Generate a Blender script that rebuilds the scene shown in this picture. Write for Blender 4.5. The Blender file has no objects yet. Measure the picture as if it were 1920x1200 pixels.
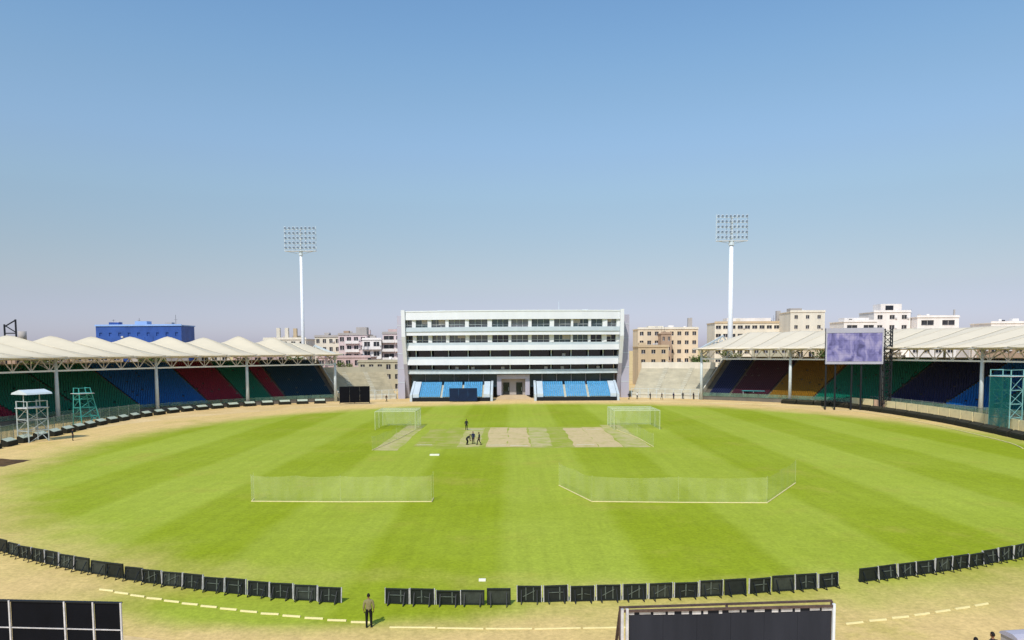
import bpy, bmesh, math, random
from mathutils import Vector, Matrix
random.seed(7)
R = math.radians
scn = bpy.context.scene
col = scn.collection

# ------------------------------------------------------------------ camera
cd = bpy.data.cameras.new('camera'); cam = bpy.data.objects.new('camera', cd); col.objects.link(cam)
cam.location = (0, 0, 13.5)
cam.rotation_euler = (Matrix.Rotation(R(86), 4, 'X') @ Matrix.Rotation(R(-0.35), 4, 'Z')).to_euler()
cd.sensor_width = 36; cd.lens = 1380/1920*36; cd.shift_y = 151.5/1920
cd.clip_start = 0.5; cd.clip_end = 6000
scn.camera = cam
# ------------------------------------------------------------------ sky, sun, exposure
SUN_EL, SUN_AZ = 50, 200          # azimuth clockwise from +Y: behind the camera, a little to the left
w = bpy.data.worlds.new('World'); scn.world = w; w.use_nodes = True
nt = w.node_tree; bg = nt.nodes['Background']
sky = nt.nodes.new('ShaderNodeTexSky'); sky.sky_type = 'NISHITA'; sky.sun_disc = False
sky.sun_elevation = R(SUN_EL); sky.sun_rotation = R(SUN_AZ)
sky.altitude = 0; sky.air_density = 1.0; sky.dust_density = 0.6; sky.ozone_density = 3.0
# dusty air: the same all round, it greys and dims the sky towards the horizon
tcw = nt.nodes.new('ShaderNodeTexCoord'); spw = nt.nodes.new('ShaderNodeSeparateXYZ'); nt.links.new(tcw.outputs['Generated'], spw.inputs[0])
rmp = nt.nodes.new('ShaderNodeValToRGB'); rmp.color_ramp.interpolation = 'CARDINAL'; nt.links.new(spw.outputs[2], rmp.inputs[0]); el = rmp.color_ramp.elements
for i, (pos, c) in enumerate(((.02, (.62, .60, .85)), (.083, (.74, .635, .65)), (.186, (.93, .86, .76)), (.25, (1.05, 1.02, .93)), (.33, (1.07, 1.13, 1.04)), (.42, (1.0, 1.16, 1.14)))):
    e_ = el[i] if i < 2 else el.new(pos)
    e_.position = pos; e_.color = (c[0]/1.2, c[1]/1.2, c[2]/1.2, 1)
mlt = nt.nodes.new('ShaderNodeVectorMath'); mlt.operation = 'MULTIPLY'; nt.links.new(sky.outputs[0], mlt.inputs[0]); nt.links.new(rmp.outputs[0], mlt.inputs[1])
scw = nt.nodes.new('ShaderNodeVectorMath'); scw.operation = 'SCALE'; scw.inputs['Scale'].default_value = 1.2; nt.links.new(mlt.outputs[0], scw.inputs[0])
nt.links.new(scw.outputs[0], bg.inputs[0]); bg.inputs[1].default_value = 0.15
sd = bpy.data.lights.new('sun', 'SUN'); sun = bpy.data.objects.new('sun', sd); col.objects.link(sun)
sd.energy = 3.3; sd.angle = R(0.53); sd.color = (1, .955, .88)
tosun = Vector((math.sin(R(SUN_AZ))*math.cos(R(SUN_EL)), math.cos(R(SUN_AZ))*math.cos(R(SUN_EL)), math.sin(R(SUN_EL))))
sun.rotation_euler = tosun.to_track_quat('Z', 'Y').to_euler(); sun.location = (-60, -80, 150)
scn.view_settings.view_transform = 'Standard'; scn.view_settings.look = 'None'
scn.view_settings.exposure = 0.0; scn.view_settings.gamma = 1.0
try: scn.view_settings.use_curve_mapping = False
except Exception: pass

# ------------------------------------------------------------------ materials
M = {}
def lin(c):
    return tuple((v/12.92 if v <= .04045 else ((v+.055)/1.055)**2.4) for v in [x/255 for x in c])
def mat(name, c, rough=.7, var=.12, scale=1.5, spec=.3, metal=0, bump=0.0, srgb=True, alpha=None, streak=False):
    """principled with noise-varied colour; c in sRGB 0-255"""
    m = bpy.data.materials.new(name); m.use_nodes = True; t = m.node_tree; N = t.nodes; L = t.links
    b = N['Principled BSDF']
    base = lin(c) if srgb else c
    tc = N.new('ShaderNodeTexCoord'); mp = N.new('ShaderNodeMapping'); L.new(tc.outputs['Object'], mp.inputs[0])
    if streak: mp.inputs['Scale'].default_value = (1, 1, .12)
    nz = N.new('ShaderNodeTexNoise'); nz.inputs['Scale'].default_value = scale; nz.inputs['Detail'].default_value = 5
    nz.inputs['Roughness'].default_value = .62
    L.new(mp.outputs[0], nz.inputs['Vector'])
    mr = N.new('ShaderNodeMapRange'); mr.inputs[1].default_value = .3; mr.inputs[2].default_value = .7
    mr.inputs[3].default_value = 1-var; mr.inputs[4].default_value = 1+var; L.new(nz.outputs[0], mr.inputs[0])
    mx = N.new('ShaderNodeVectorMath'); mx.operation = 'SCALE'; mx.inputs[0].default_value = base
    L.new(mr.outputs[0], mx.inputs['Scale']); L.new(mx.outputs[0], b.inputs['Base Color'])
    b.inputs['Roughness'].default_value = rough; b.inputs['Metallic'].default_value = metal
    b.inputs['Specular IOR Level'].default_value = spec
    if bump:
        bp = N.new('ShaderNodeBump'); bp.inputs['Strength'].default_value = bump; bp.inputs['Distance'].default_value = .05
        L.new(nz.outputs[0], bp.inputs['Height']); L.new(bp.outputs[0], b.inputs['Normal'])
    if alpha is not None:      # see-through netting: a share of the surface is thread, the rest is open
        tr = N.new('ShaderNodeBsdfTransparent'); ms = N.new('ShaderNodeMixShader'); out = N['Material Output']
        n2 = N.new('ShaderNodeTexNoise'); n2.inputs['Scale'].default_value = 1.0; n2.inputs['Detail'].default_value = 4
        mp2 = N.new('ShaderNodeMapping'); mp2.inputs['Scale'].default_value = (1.1, 1.1, .22); L.new(tc.outputs['Object'], mp2.inputs[0]); L.new(mp2.outputs[0], n2.inputs['Vector'])
        m2 = N.new('ShaderNodeMapRange'); m2.inputs[1].default_value = .35; m2.inputs[2].default_value = .65
        m2.inputs[3].default_value = alpha*.6; m2.inputs[4].default_value = alpha*1.35; L.new(n2.outputs[0], m2.inputs[0])
        L.new(m2.outputs[0], ms.inputs[0]); L.new(tr.outputs[0], ms.inputs[1]); L.new(b.outputs[0], ms.inputs[2])
        L.new(ms.outputs[0], out.inputs[0])
    M[name] = m; return m

mat('roof_fabric', (219, 205, 178), .8, .035, .3, bump=.1)
mat('roof_fabric_b', (224, 210, 185), .8, .035, .3, bump=.1)
mat('white_paint', (228, 230, 231), .5, .06, .6)
mat('white_facade', (228, 229, 232), .55, .05, .3, streak=True)
mat('pale_steel', (205, 214, 216), .45, .1, .8)
mat('grey_clad', (178, 174, 186), .6, .1, .25, streak=True)
mat('concrete', (188, 176, 150), .9, .16, .5, bump=.2)
mat('roof_seam', (214, 200, 172), .8, .2, .8)
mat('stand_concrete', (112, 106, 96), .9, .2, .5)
mat('terrace', (186, 176, 150), .9, .2, .35, bump=.2)
mat('terrace_r', (196, 188, 166), .9, .16, .35, bump=.2)
mat('pale_concrete', (205, 200, 182), .85, .14, .5)
mat('dark_void', (22, 24, 30), .8, .2, .4)
mat('glass_top', (92, 98, 104), .12, .35, .35, spec=.6)
mat('glass_grey', (122, 124, 130), .15, .3, .4, spec=.6)
mat('glass_mid', (66, 84, 88), .1, .4, .35, spec=.6)
mat('glass_dark', (32, 37, 46), .12, .4, .35, spec=.5)
mat('glass_low', (40, 60, 76), .15, .35, .3, spec=.5)
mat('window_far', (58, 58, 62), .3, .5, .5)
mat('rail_glass', (194, 205, 212), .2, .06, .5, spec=.5)
mat('black_board', (34, 38, 34), .6, .3, 3)
mat('grey_board', (56, 60, 52), .65, .4, 2)
mat('board_frame', (90, 96, 88), .5, .3, 4)
mat('black_cloth', (13, 14, 20), .85, .3, 1.2, spec=.15)
mat('grey_cloth', (46, 47, 54), .85, .22, .9, spec=.2, streak=True)
mat('navy_cloth', (14, 34, 62), .8, .25, .6)
mat('dark_steel', (22, 26, 32), .5, .2, 2)
mat('rust_steel', (92, 74, 66), .7, .3, 5)
mat('white_worn', (205, 200, 198), .7, .25, 4)
mat('foam_white', (226, 210, 150), .8, .08, 3)
mat('pad_pale', (186, 194, 174), .7, .12, 2)
mat('pad_olive', (58, 54, 38), .8, .3, 1)
mat('pad_dark', (34, 34, 24), .8, .25, 2)
mat('panel_cream', (232, 218, 170), .8, .12, .8)
mat('panel_pink', (226, 190, 160), .8, .12, .8)
mat('teal_paint', (70, 160, 150), .5, .15, 2)
mat('teal_pale', (120, 172, 170), .5, .15, 2)
mat('teal_canvas', (70, 168, 172), .7, .12, 1)
mat('net_white', (226, 230, 196), .9, .05, 2, alpha=.13)
mat('net_low', (214, 216, 160), .9, .05, 2, alpha=.18)
mat('net_pole', (206, 212, 168), .7, .1, 2)
mat('fence_pale', (176, 184, 182), .5, .15, 2)
mat('fence_grey', (128, 138, 132), .5, .15, 2)
mat('mesh_green', (120, 150, 128), .9, .1, 2, alpha=.35)
mat('mesh_teal', (18, 96, 94), .9, .1, 2, alpha=.5)
mat('lamp_glass', (120, 140, 160), .25, .1, 2, spec=.6)
mat('mast_white', (240, 242, 246), .5, .04, .3)
mat('trunk', (96, 78, 58), .9, .25, 3, bump=.3)
mat('leaf', (84, 104, 48), .7, .35, 1.2)
mat('leaf_b', (104, 112, 58), .7, .35, 1.2)
mat('skin', (140, 96, 70), .6, .08, 8)
mat('hair', (20, 16, 14), .7, .2, 20)
mat('shirt_khaki', (136, 128, 88), .9, .1, 10)
mat('shirt_dark', (34, 36, 44), .9, .2, 10)
mat('shirt_navy', (30, 40, 74), .9, .2, 10)
mat('shirt_white', (220, 220, 214), .9, .08, 10)
mat('shirt_brown', (70, 46, 34), .9, .2, 10)
mat('trouser_black', (20, 20, 20), .9, .2, 10)
mat('shoe', (24, 22, 22), .6, .2, 10)
mat('blue_clad', (52, 86, 156), .5, .25, .2)
mat('blue_light', (150, 180, 225), .5, .1, .3)
for n, c in dict(green=(6, 92, 72), blue=(4, 78, 138), maroon=(112, 20, 42), teal_navy=(10, 46, 64), navy=(20, 28, 62),
                 dark_maroon=(60, 24, 36), gold=(120, 86, 18), purple_navy=(26, 28, 60), teal=(8, 88, 92), sky_blue=(84, 146, 182)).items():
    mat('seat_'+n, tuple(min(255, v*1.12+3) for v in c), .5, .28, 2.6)
for n, c in dict(pink=(220, 200, 198), cream=(226, 216, 198), peach=(224, 204, 176), white=(236, 228, 222), tan=(200, 178, 146),
                 grey=(178, 170, 164), rose=(200, 174, 170), brown=(176, 150, 128), olive=(186, 178, 154)).items():
    mat('wall_'+n, c, .9, .12, .25, bump=.1, streak=True)

def ground_mat():
    m = bpy.data.materials.new('dry_sand'); m.use_nodes = True; t = m.node_tree; N = t.nodes; L = t.links; b = N['Principled BSDF']
    g = N.new('ShaderNodeNewGeometry')
    n1 = N.new('ShaderNodeTexNoise'); n1.inputs['Scale'].default_value = .12; n1.inputs['Detail'].default_value = 8; n1.inputs['Roughness'].default_value = .65
    n2 = N.new('ShaderNodeTexNoise'); n2.inputs['Scale'].default_value = 2.2; n2.inputs['Detail'].default_value = 6; n2.inputs['Roughness'].default_value = .7
    L.new(g.outputs['Position'], n1.inputs['Vector']); L.new(g.outputs['Position'], n2.inputs['Vector'])
    r = N.new('ShaderNodeValToRGB'); e = r.color_ramp.elements
    e[0].position = .3; e[0].color = (*lin((206, 174, 114)), 1); e[1].position = .7; e[1].color = (*lin((234, 204, 152)), 1)
    L.new(n1.outputs[0], r.inputs[0])
    mr = N.new('ShaderNodeMapRange'); mr.inputs[1].default_value = .3; mr.inputs[2].default_value = .7; mr.inputs[3].default_value = .8; mr.inputs[4].default_value = 1.14
    L.new(n2.outputs[0], mr.inputs[0])
    mx = N.new('ShaderNodeVectorMath'); mx.operation = 'SCALE'; L.new(r.outputs[0], mx.inputs[0]); L.new(mr.outputs[0], mx.inputs['Scale'])
    L.new(mx.outputs[0], b.inputs['Base Color']); b.inputs['Roughness'].default_value = .95; b.inputs['Specular IOR Level'].default_value = .1
    bp = N.new('ShaderNodeBump'); bp.inputs['Strength'].default_value = .4; bp.inputs['Distance'].default_value = .06
    L.new(n2.outputs[0], bp.inputs['Height']); L.new(bp.outputs[0], b.inputs['Normal'])
    return m
def math_n(N, L, op, a, b=None):
    n = N.new('ShaderNodeMath'); n.operation = op
    for i, v in enumerate((a, b)):
        if v is None: continue
        if isinstance(v, (int, float)): n.inputs[i].default_value = v
        else: L.new(v, n.inputs[i])
    return n.outputs[0]
def grass_mat():
    m = bpy.data.materials.new('mown_grass'); m.use_nodes = True; t = m.node_tree; N = t.nodes; L = t.links; b = N['Principled BSDF']
    g = N.new('ShaderNodeNewGeometry'); sp = N.new('ShaderNodeSeparateXYZ'); L.new(g.outputs['Position'], sp.inputs[0])
    X, Y = sp.outputs[0], sp.outputs[1]
    def noise(s, d=5, r=.6):
        n = N.new('ShaderNodeTexNoise'); n.inputs['Scale'].default_value = s; n.inputs['Detail'].default_value = d; n.inputs['Roughness'].default_value = r
        L.new(g.outputs['Position'], n.inputs['Vector']); return n.outputs[0]
    def mrange(v, a, b_, c, d):
        n = N.new('ShaderNodeMapRange'); n.interpolation_type = 'SMOOTHSTEP'
        for i, q in enumerate((a, b_, c, d)): n.inputs[i+1].default_value = q
        L.new(v, n.inputs[0]); return n.outputs[0]
    nb, nm, nf = noise(.035, 4), noise(.22, 6), noise(3.5, 6, .75)
    # mower stripes, 8.8 m wide, running away from the camera
    xs = math_n(N, L, 'ADD', X, math_n(N, L, 'MULTIPLY', math_n(N, L, 'SUBTRACT', nm, .5), 1.6))
    s = math_n(N, L, 'SINE', math_n(N, L, 'MULTIPLY', math_n(N, L, 'ADD', xs, .8), 2*math.pi/17.6))
    st = mrange(s, -.28, .28, 0, 1)
    mixv = math_n(N, L, 'ADD', math_n(N, L, 'MULTIPLY', st, .55), math_n(N, L, 'MULTIPLY', mrange(nb, .3, .7, 0, 1), .45))
    r = N.new('ShaderNodeValToRGB'); e = r.color_ramp.elements
    e[0].position = .08; e[0].color = (*lin((145, 158, 26)), 1); e[1].position = .95; e[1].color = (*lin((165, 176, 60)), 1)
    L.new(mixv, r.inputs[0])
    # worn towards the boundary: dry grass, then sand
    dx = math_n(N, L, 'DIVIDE', math_n(N, L, 'SUBTRACT', X, 6.0), 71.0); dy = math_n(N, L, 'DIVIDE', math_n(N, L, 'SUBTRACT', Y, 110.5), 76.0)
    d = math_n(N, L, 'SQRT', math_n(N, L, 'ADD', math_n(N, L, 'MULTIPLY', dx, dx), math_n(N, L, 'MULTIPLY', dy, dy)))
    d = math_n(N, L, 'ADD', d, math_n(N, L, 'MULTIPLY', math_n(N, L, 'SUBTRACT', nm, .5), .10))
    d = math_n(N, L, 'ADD', d, math_n(N, L, 'MULTIPLY', math_n(N, L, 'SUBTRACT', nb, .5), .10))
    d = math_n(N, L, 'ADD', d, math_n(N, L, 'MULTIPLY', math_n(N, L, 'SUBTRACT', nf, .5), .03))
    gx = math_n(N, L, 'DIVIDE', math_n(N, L, 'ADD', X, 12.5), 9.5); gy = math_n(N, L, 'DIVIDE', math_n(N, L, 'SUBTRACT', Y, 38.0), 3.0)
    ge = math_n(N, L, 'EXPONENT', math_n(N, L, 'MULTIPLY', math_n(N, L, 'ADD', math_n(N, L, 'MULTIPLY', gx, gx), math_n(N, L, 'MULTIPLY', gy, gy)), -1.0))
    d = math_n(N, L, 'SUBTRACT', d, math_n(N, L, 'MULTIPLY', ge, .21))
    wear = mrange(d, .87, 1.03, 0, 1)
    dry = N.new('ShaderNodeMix'); dry.data_type = 'RGBA'; dry.inputs[6].default_value = (0, 0, 0, 1)
    L.new(wear, dry.inputs[0]); L.new(r.outputs[0], dry.inputs[6]); dry.inputs[7].default_value = (*lin((223, 190, 126)), 1)
    # fine mower lines inside each stripe
    ms_ = N.new('ShaderNodeVectorMath'); ms_.operation = 'MULTIPLY'; L.new(g.outputs['Position'], ms_.inputs[0]); ms_.inputs[1].default_value = (1.3, .035, 1)
    ml = N.new('ShaderNodeTexNoise'); ml.inputs['Scale'].default_value = 1.0; ml.inputs['Detail'].default_value = 4; L.new(ms_.outputs[0], ml.inputs['Vector'])
    # thin patches all over
    pt = mrange(noise(.09, 7, .7), .52, .72, 0, .6)
    dr2 = N.new('ShaderNodeMix'); dr2.data_type = 'RGBA'; L.new(pt, dr2.inputs[0]); L.new(dry.outputs[2], dr2.inputs[6]); dr2.inputs[7].default_value = (*lin((172, 164, 66)), 1)
    mx = N.new('ShaderNodeVectorMath'); mx.operation = 'SCALE'; L.new(dr2.outputs[2], mx.inputs[0]); L.new(math_n(N, L, 'MULTIPLY', math_n(N, L, 'MULTIPLY', mrange(nf, .25, .75, .8, 1.17), mrange(noise(.8, 5, .7), .3, .7, .93, 1.06)), mrange(ml.outputs[0], .3, .7, .96, 1.04)), mx.inputs['Scale'])
    L.new(mx.outputs[0], b.inputs['Base Color']); b.inputs['Roughness'].default_value = .9; b.inputs['Specular IOR Level'].default_value = .12
    bp = N.new('ShaderNodeBump'); bp.inputs['Strength'].default_value = .5; bp.inputs['Distance'].default_value = .04
    L.new(nf, bp.inputs['Height']); L.new(bp.outputs[0], b.inputs['Normal'])
    return m
def screen_mat():
    m = bpy.data.materials.new('led_screen'); m.use_nodes = True; t = m.node_tree; N = t.nodes; L = t.links; b = N['Principled BSDF']
    tc = N.new('ShaderNodeTexCoord'); sp = N.new('ShaderNodeSeparateXYZ'); L.new(tc.outputs['Object'], sp.inputs[0])
    mp = N.new('ShaderNodeMapping'); mp.inputs['Scale'].default_value = (.75, 1, .5); L.new(tc.outputs['Object'], mp.inputs[0])
    n = N.new('ShaderNodeTexNoise'); n.inputs['Scale'].default_value = .75; n.inputs['Detail'].default_value = 4; n.inputs['Distortion'].default_value = .8; L.new(mp.outputs[0], n.inputs['Vector'])
    r = N.new('ShaderNodeValToRGB'); e = r.color_ramp.elements
    e[0].position = .34; e[0].color = (*lin((84, 78, 136)), 1); e[1].position = .62; e[1].color = (*lin((196, 186, 226)), 1)
    k = r.color_ramp.elements.new(.47); k.color = (*lin((142, 136, 200)), 1)
    L.new(n.outputs[0], r.inputs[0])
    def px(v, op, q): return math_n(N, L, op, v, q)
    cell = math_n(N, L, 'MAXIMUM', px(math_n(N, L, 'FRACT', px(sp.outputs[0], 'MULTIPLY', 1.0)), 'GREATER_THAN', .94), px(math_n(N, L, 'FRACT', px(sp.outputs[2], 'MULTIPLY', 1.0)), 'GREATER_THAN', .94))
    mx = N.new('ShaderNodeMix'); mx.data_type = 'RGBA'; L.new(px(cell, 'MULTIPLY', .4), mx.inputs[0]); L.new(r.outputs[0], mx.inputs[6]); mx.inputs[7].default_value = (*lin((70, 66, 110)), 1)
    L.new(mx.outputs[2], b.inputs['Emission Color']); b.inputs['Emission Strength'].default_value = .7
    b.inputs['Base Color'].default_value = (.03, .03, .04, 1); b.inputs['Roughness'].default_value = .4
    return m
M['sand'] = ground_mat(); M['grass'] = grass_mat(); M['screen'] = screen_mat()
def soil_mat(name, c1, c2, lo, hi):
    m = mat(name, c1, .95, .1, 2, bump=.2); t = m.node_tree; N = t.nodes; L = t.links; b = N['Principled BSDF']; g = N.new('ShaderNodeNewGeometry')
    src = b.inputs['Base Color'].links[0].from_socket; n = N.new('ShaderNodeTexNoise'); n.inputs['Scale'].default_value = .42; n.inputs['Detail'].default_value = 7; n.inputs['Roughness'].default_value = .68
    L.new(g.outputs['Position'], n.inputs['Vector']); r = N.new('ShaderNodeMapRange'); r.inputs[1].default_value = lo; r.inputs[2].default_value = hi; L.new(n.outputs[0], r.inputs[0])
    x = N.new('ShaderNodeMix'); x.data_type = 'RGBA'; L.new(r.outputs[0], x.inputs[0]); L.new(src, x.inputs[6]); x.inputs[7].default_value = (*lin(c2), 1); L.new(x.outputs[2], b.inputs['Base Color'])
soil_mat('pitch_tan', (206, 182, 132), (176, 166, 88), .5, .72)
soil_mat('pitch_pale', (192, 178, 122), (164, 168, 72), .42, .62)
soil_mat('pitch_green', (176, 168, 92), (152, 162, 44), .36, .58)
mat('crease_white', (236, 232, 214), .9, .06, 4)
mat('dark_brown', (88, 66, 42), .95, .3, 1.5, bump=.4)

# ------------------------------------------------------------------ mesh helpers
class MB:
    def __init__(s): s.v = []; s.f = []
    def add(s, vs, fs):
        o = len(s.v); s.v += [tuple(p) for p in vs]; s.f += [tuple(i+o for i in f) for f in fs]; return s
    def box(s, x0, x1, y0, y1, z0, z1, mtx=None):
        vs = [Vector((x, y, z)) for z in (z0, z1) for y in (y0, y1) for x in (x0, x1)]
        if mtx: vs = [mtx @ p for p in vs]
        return s.add(vs, [(0, 2, 3, 1), (4, 5, 7, 6), (0, 1, 5, 4), (2, 6, 7, 3), (0, 4, 6, 2), (1, 3, 7, 5)])
    def bar(s, p, q, wd=.1, hd=None):
        p, q = Vector(p), Vector(q); d = (q-p).normalized(); up = Vector((0, 0, 1)) if abs(d.z) < .95 else Vector((1, 0, 0))
        a = d.cross(up).normalized()*wd/2; b = d.cross(a).normalized()*(hd or wd)/2
        vs = [p+a+b, p-a+b, p-a-b, p+a-b, q+a+b, q-a+b, q-a-b, q+a-b]
        return s.add(vs, [(3, 2, 1, 0), (4, 5, 6, 7), (0, 1, 5, 4), (1, 2, 6, 5), (2, 3, 7, 6), (3, 0, 4, 7)])
    def tube(s, p, q, r0, r1=None, n=8):
        r1 = r0 if r1 is None else r1
        p, q = Vector(p), Vector(q); d = (q-p).normalized(); up = Vector((0, 0, 1)) if abs(d.z) < .95 else Vector((1, 0, 0))
        a = d.cross(up).normalized(); b = d.cross(a).normalized(); vs = []
        for c, r in ((p, r0), (q, r1)):
            for i in range(n): t = 2*math.pi*i/n; vs.append(c+a*r*math.cos(t)+b*r*math.sin(t))
        fs = [(i, (i+1) % n, n+(i+1) % n, n+i) for i in range(n)]+[tuple(range(n-1, -1, -1)), tuple(range(n, 2*n))]
        return s.add(vs, fs)
    def prism(s, prof, x0, x1):           # profile in (y,z), extruded along x
        n = len(prof); vs = [(x0, y, z) for y, z in prof]+[(x1, y, z) for y, z in prof]
        return s.add(vs, [(i, (i+1) % n, n+(i+1) % n, n+i) for i in range(n)]+[tuple(range(n-1, -1, -1)), tuple(range(n, 2*n))])
    def mesh(s, name, m, smooth=False):
        me = bpy.data.meshes.new(name); me.from_pydata(s.v, [], s.f); me.materials.append(M[m] if isinstance(m, str) else m)
        bm = bmesh.new(); bm.from_mesh(me); bmesh.ops.recalc_face_normals(bm, faces=bm.faces); bm.to_mesh(me); bm.free()
        if smooth: me.polygons.foreach_set('use_smooth', [True]*len(me.polygons))
        return me
    def build(s, name, m, parent=None, smooth=False, kind=None):
        return link(name, s.mesh(name, m, smooth), parent, kind)
def link(name, me, parent=None, kind=None):
    o = bpy.data.objects.new(name, me); col.objects.link(o)
    if parent: o.parent = parent
    if kind: o['kind'] = kind
    return o
def tag(o, label, cat, group=None):
    o['label'] = label; o['category'] = cat
    if group: o['group'] = group
    return o
def thing(name, label, cat, loc=(0, 0, 0), rz=0, group=None):
    o = bpy.data.objects.new(name, None); col.objects.link(o); o.location = loc; o.rotation_euler = (0, 0, rz); o.empty_display_size = .3
    return tag(o, label, cat, group)
def copy_tree(o, parent=None):
    c = o.copy(); col.objects.link(c); c.parent = parent
    for ch in list(o.children): copy_tree(ch, c)
    return c
def box(name, m, parent, *b): return MB().box(*b).build(name, m, parent)
ORD = ['first', 'second', 'third', 'fourth', 'fifth', 'sixth', 'seventh', 'eighth', 'ninth', 'tenth', 'eleventh', 'twelfth', 'thirteenth', 'fourteenth',
       'fifteenth', 'sixteenth', 'seventeenth', 'eighteenth', 'nineteenth', 'twentieth', 'twenty-first', 'twenty-second', 'twenty-third', 'twenty-fourth',
       'twenty-fifth', 'twenty-sixth', 'twenty-seventh', 'twenty-eighth', 'twenty-ninth', 'thirtieth']
CX, CY = 0.0, 113.0
def pol(r, th, z=0): return Vector((CX+r*math.sin(R(th)), CY+r*math.cos(R(th)), z))
def revolve(mb, prof, t0, t1, n, closed=True):
    k = len(prof); vs = []; fs = []
    for i in range(n+1):
        th = t0+(t1-t0)*i/n
        vs += [pol(r, th, z) for r, z in prof]
    for i in range(n):
        for j in range(k if closed else k-1):
            a = i*k+j; b = i*k+(j+1) % k; fs.append((a, b, b+k, a+k))
    if closed: fs += [tuple(range(k)), tuple(range(n*k+k-1, n*k-1, -1))]
    return mb.add(vs, fs)
def path_sample(pts, step, off=0.0, start=0.0):
    """Catmull-Rom through pts, sampled at equal steps: (x, y, heading); off shifts to the left of travel"""
    P = [Vector(p) for p in pts]; P = [2*P[0]-P[1]]+P+[2*P[-1]-P[-2]]; fine = []
    for i in range(1, len(P)-2):
        for k in range(24):
            t = k/24; a, b, c, d = P[i-1:i+3]
            fine.append(.5*((2*b)+(c-a)*t+(2*a-5*b+4*c-d)*t*t+(3*b-a-3*c+d)*t**3))
    fine.append(P[-2]); out = []; nxt = start; acc = 0
    for a, b in zip(fine, fine[1:]):
        l = (b-a).length
        while acc+l >= nxt:
            q = a+(b-a)*((nxt-acc)/l); d = (b-a).normalized(); n = Vector((-d.y, d.x)); q = q+n*off
            out.append((q.x, q.y, math.atan2(d.y, d.x))); nxt += step
        acc += l
    return out

# ================================================================== SETTING
MB().add([(-2500, -60, 0), (2500, -60, 0), (2500, 4500, 0), (-2500, 4500, 0)], [(0, 1, 2, 3)]).build('ground', 'sand', kind='structure')
vs = [(0, 112, .005)]; n = 128
for k in (.5, 1): vs += [(4+80*k*math.sin(2*math.pi*i/n), 111+80*k*math.cos(2*math.pi*i/n), .005) for i in range(n)]
fs = [(0, 1+(i+1) % n, 1+i) for i in range(n)]+[(1+i, 1+(i+1) % n, n+1+(i+1) % n, n+1+i) for i in range(n)]
MB().add(vs, fs).build('outfield_grass', 'grass', kind='structure')

# wicket square: strips side by side running away from the camera, each its own sheet
def sheet(name, m, x0, x1, y0, y1, z, jag=0.0):
    mb = MB(); k = 10; vs = []
    for i in range(k+1):
        y = y0+(y1-y0)*i/k; e = 0 if i in (0, k) else 1
        vs += [(x0+random.uniform(-jag, jag)*e, y, z), (x1+random.uniform(-jag, jag)*e, y, z)]
    return mb.add(vs, [(2*i, 2*i+1, 2*i+3, 2*i+2) for i in range(k)]).build(name, m, kind='structure')
sheet('wicket_square', 'pitch_green', -10.9, 19.2, 100.1, 127.2, .0075, .3)
strips = [(-18.6, -15.6, 98.4, 131, 'pitch_pale'), (-13.8, -11.2, 102, 125, 'pitch_green'), (-10.6, -8.4, 102, 125, 'pitch_green'),
          (-7.6, -4.8, 101.6, 126.4, 'pitch_pale'), (-3.6, -.8, 101.4, 126.8, 'pitch_tan'), (-.5, 2.4, 101.2, 126.2, 'pitch_tan'),
          (2.8, 5.6, 101.4, 126, 'pitch_pale'), (5.9, 8.2, 101.4, 125.6, 'pitch_green'), (8.8, 11.8, 100.8, 125.4, 'pitch_tan'),
          (12.1, 15.2, 100.6, 126.2, 'pitch_tan'), (15.6, 18.9, 100.2, 130, 'pitch_pale')]
for i, (x0, x1, y0, y1, m) in enumerate(strips): sheet('cricket_pitch', m, x0-.12, x1+.12, y0, y1, .012+.004*(i % 3), .2)
for x0, x1, y in ((-3.5, -.9, 103.2), (-.3, 2.2, 102.6), (9, 11.6, 103), (-13.6, -11.4, 104), (12.4, 15, 123), (-7.4, -5, 123.5)):
    sheet('crease_line', 'crease_white', x0, x1, y, y+.22, .026)

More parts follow.
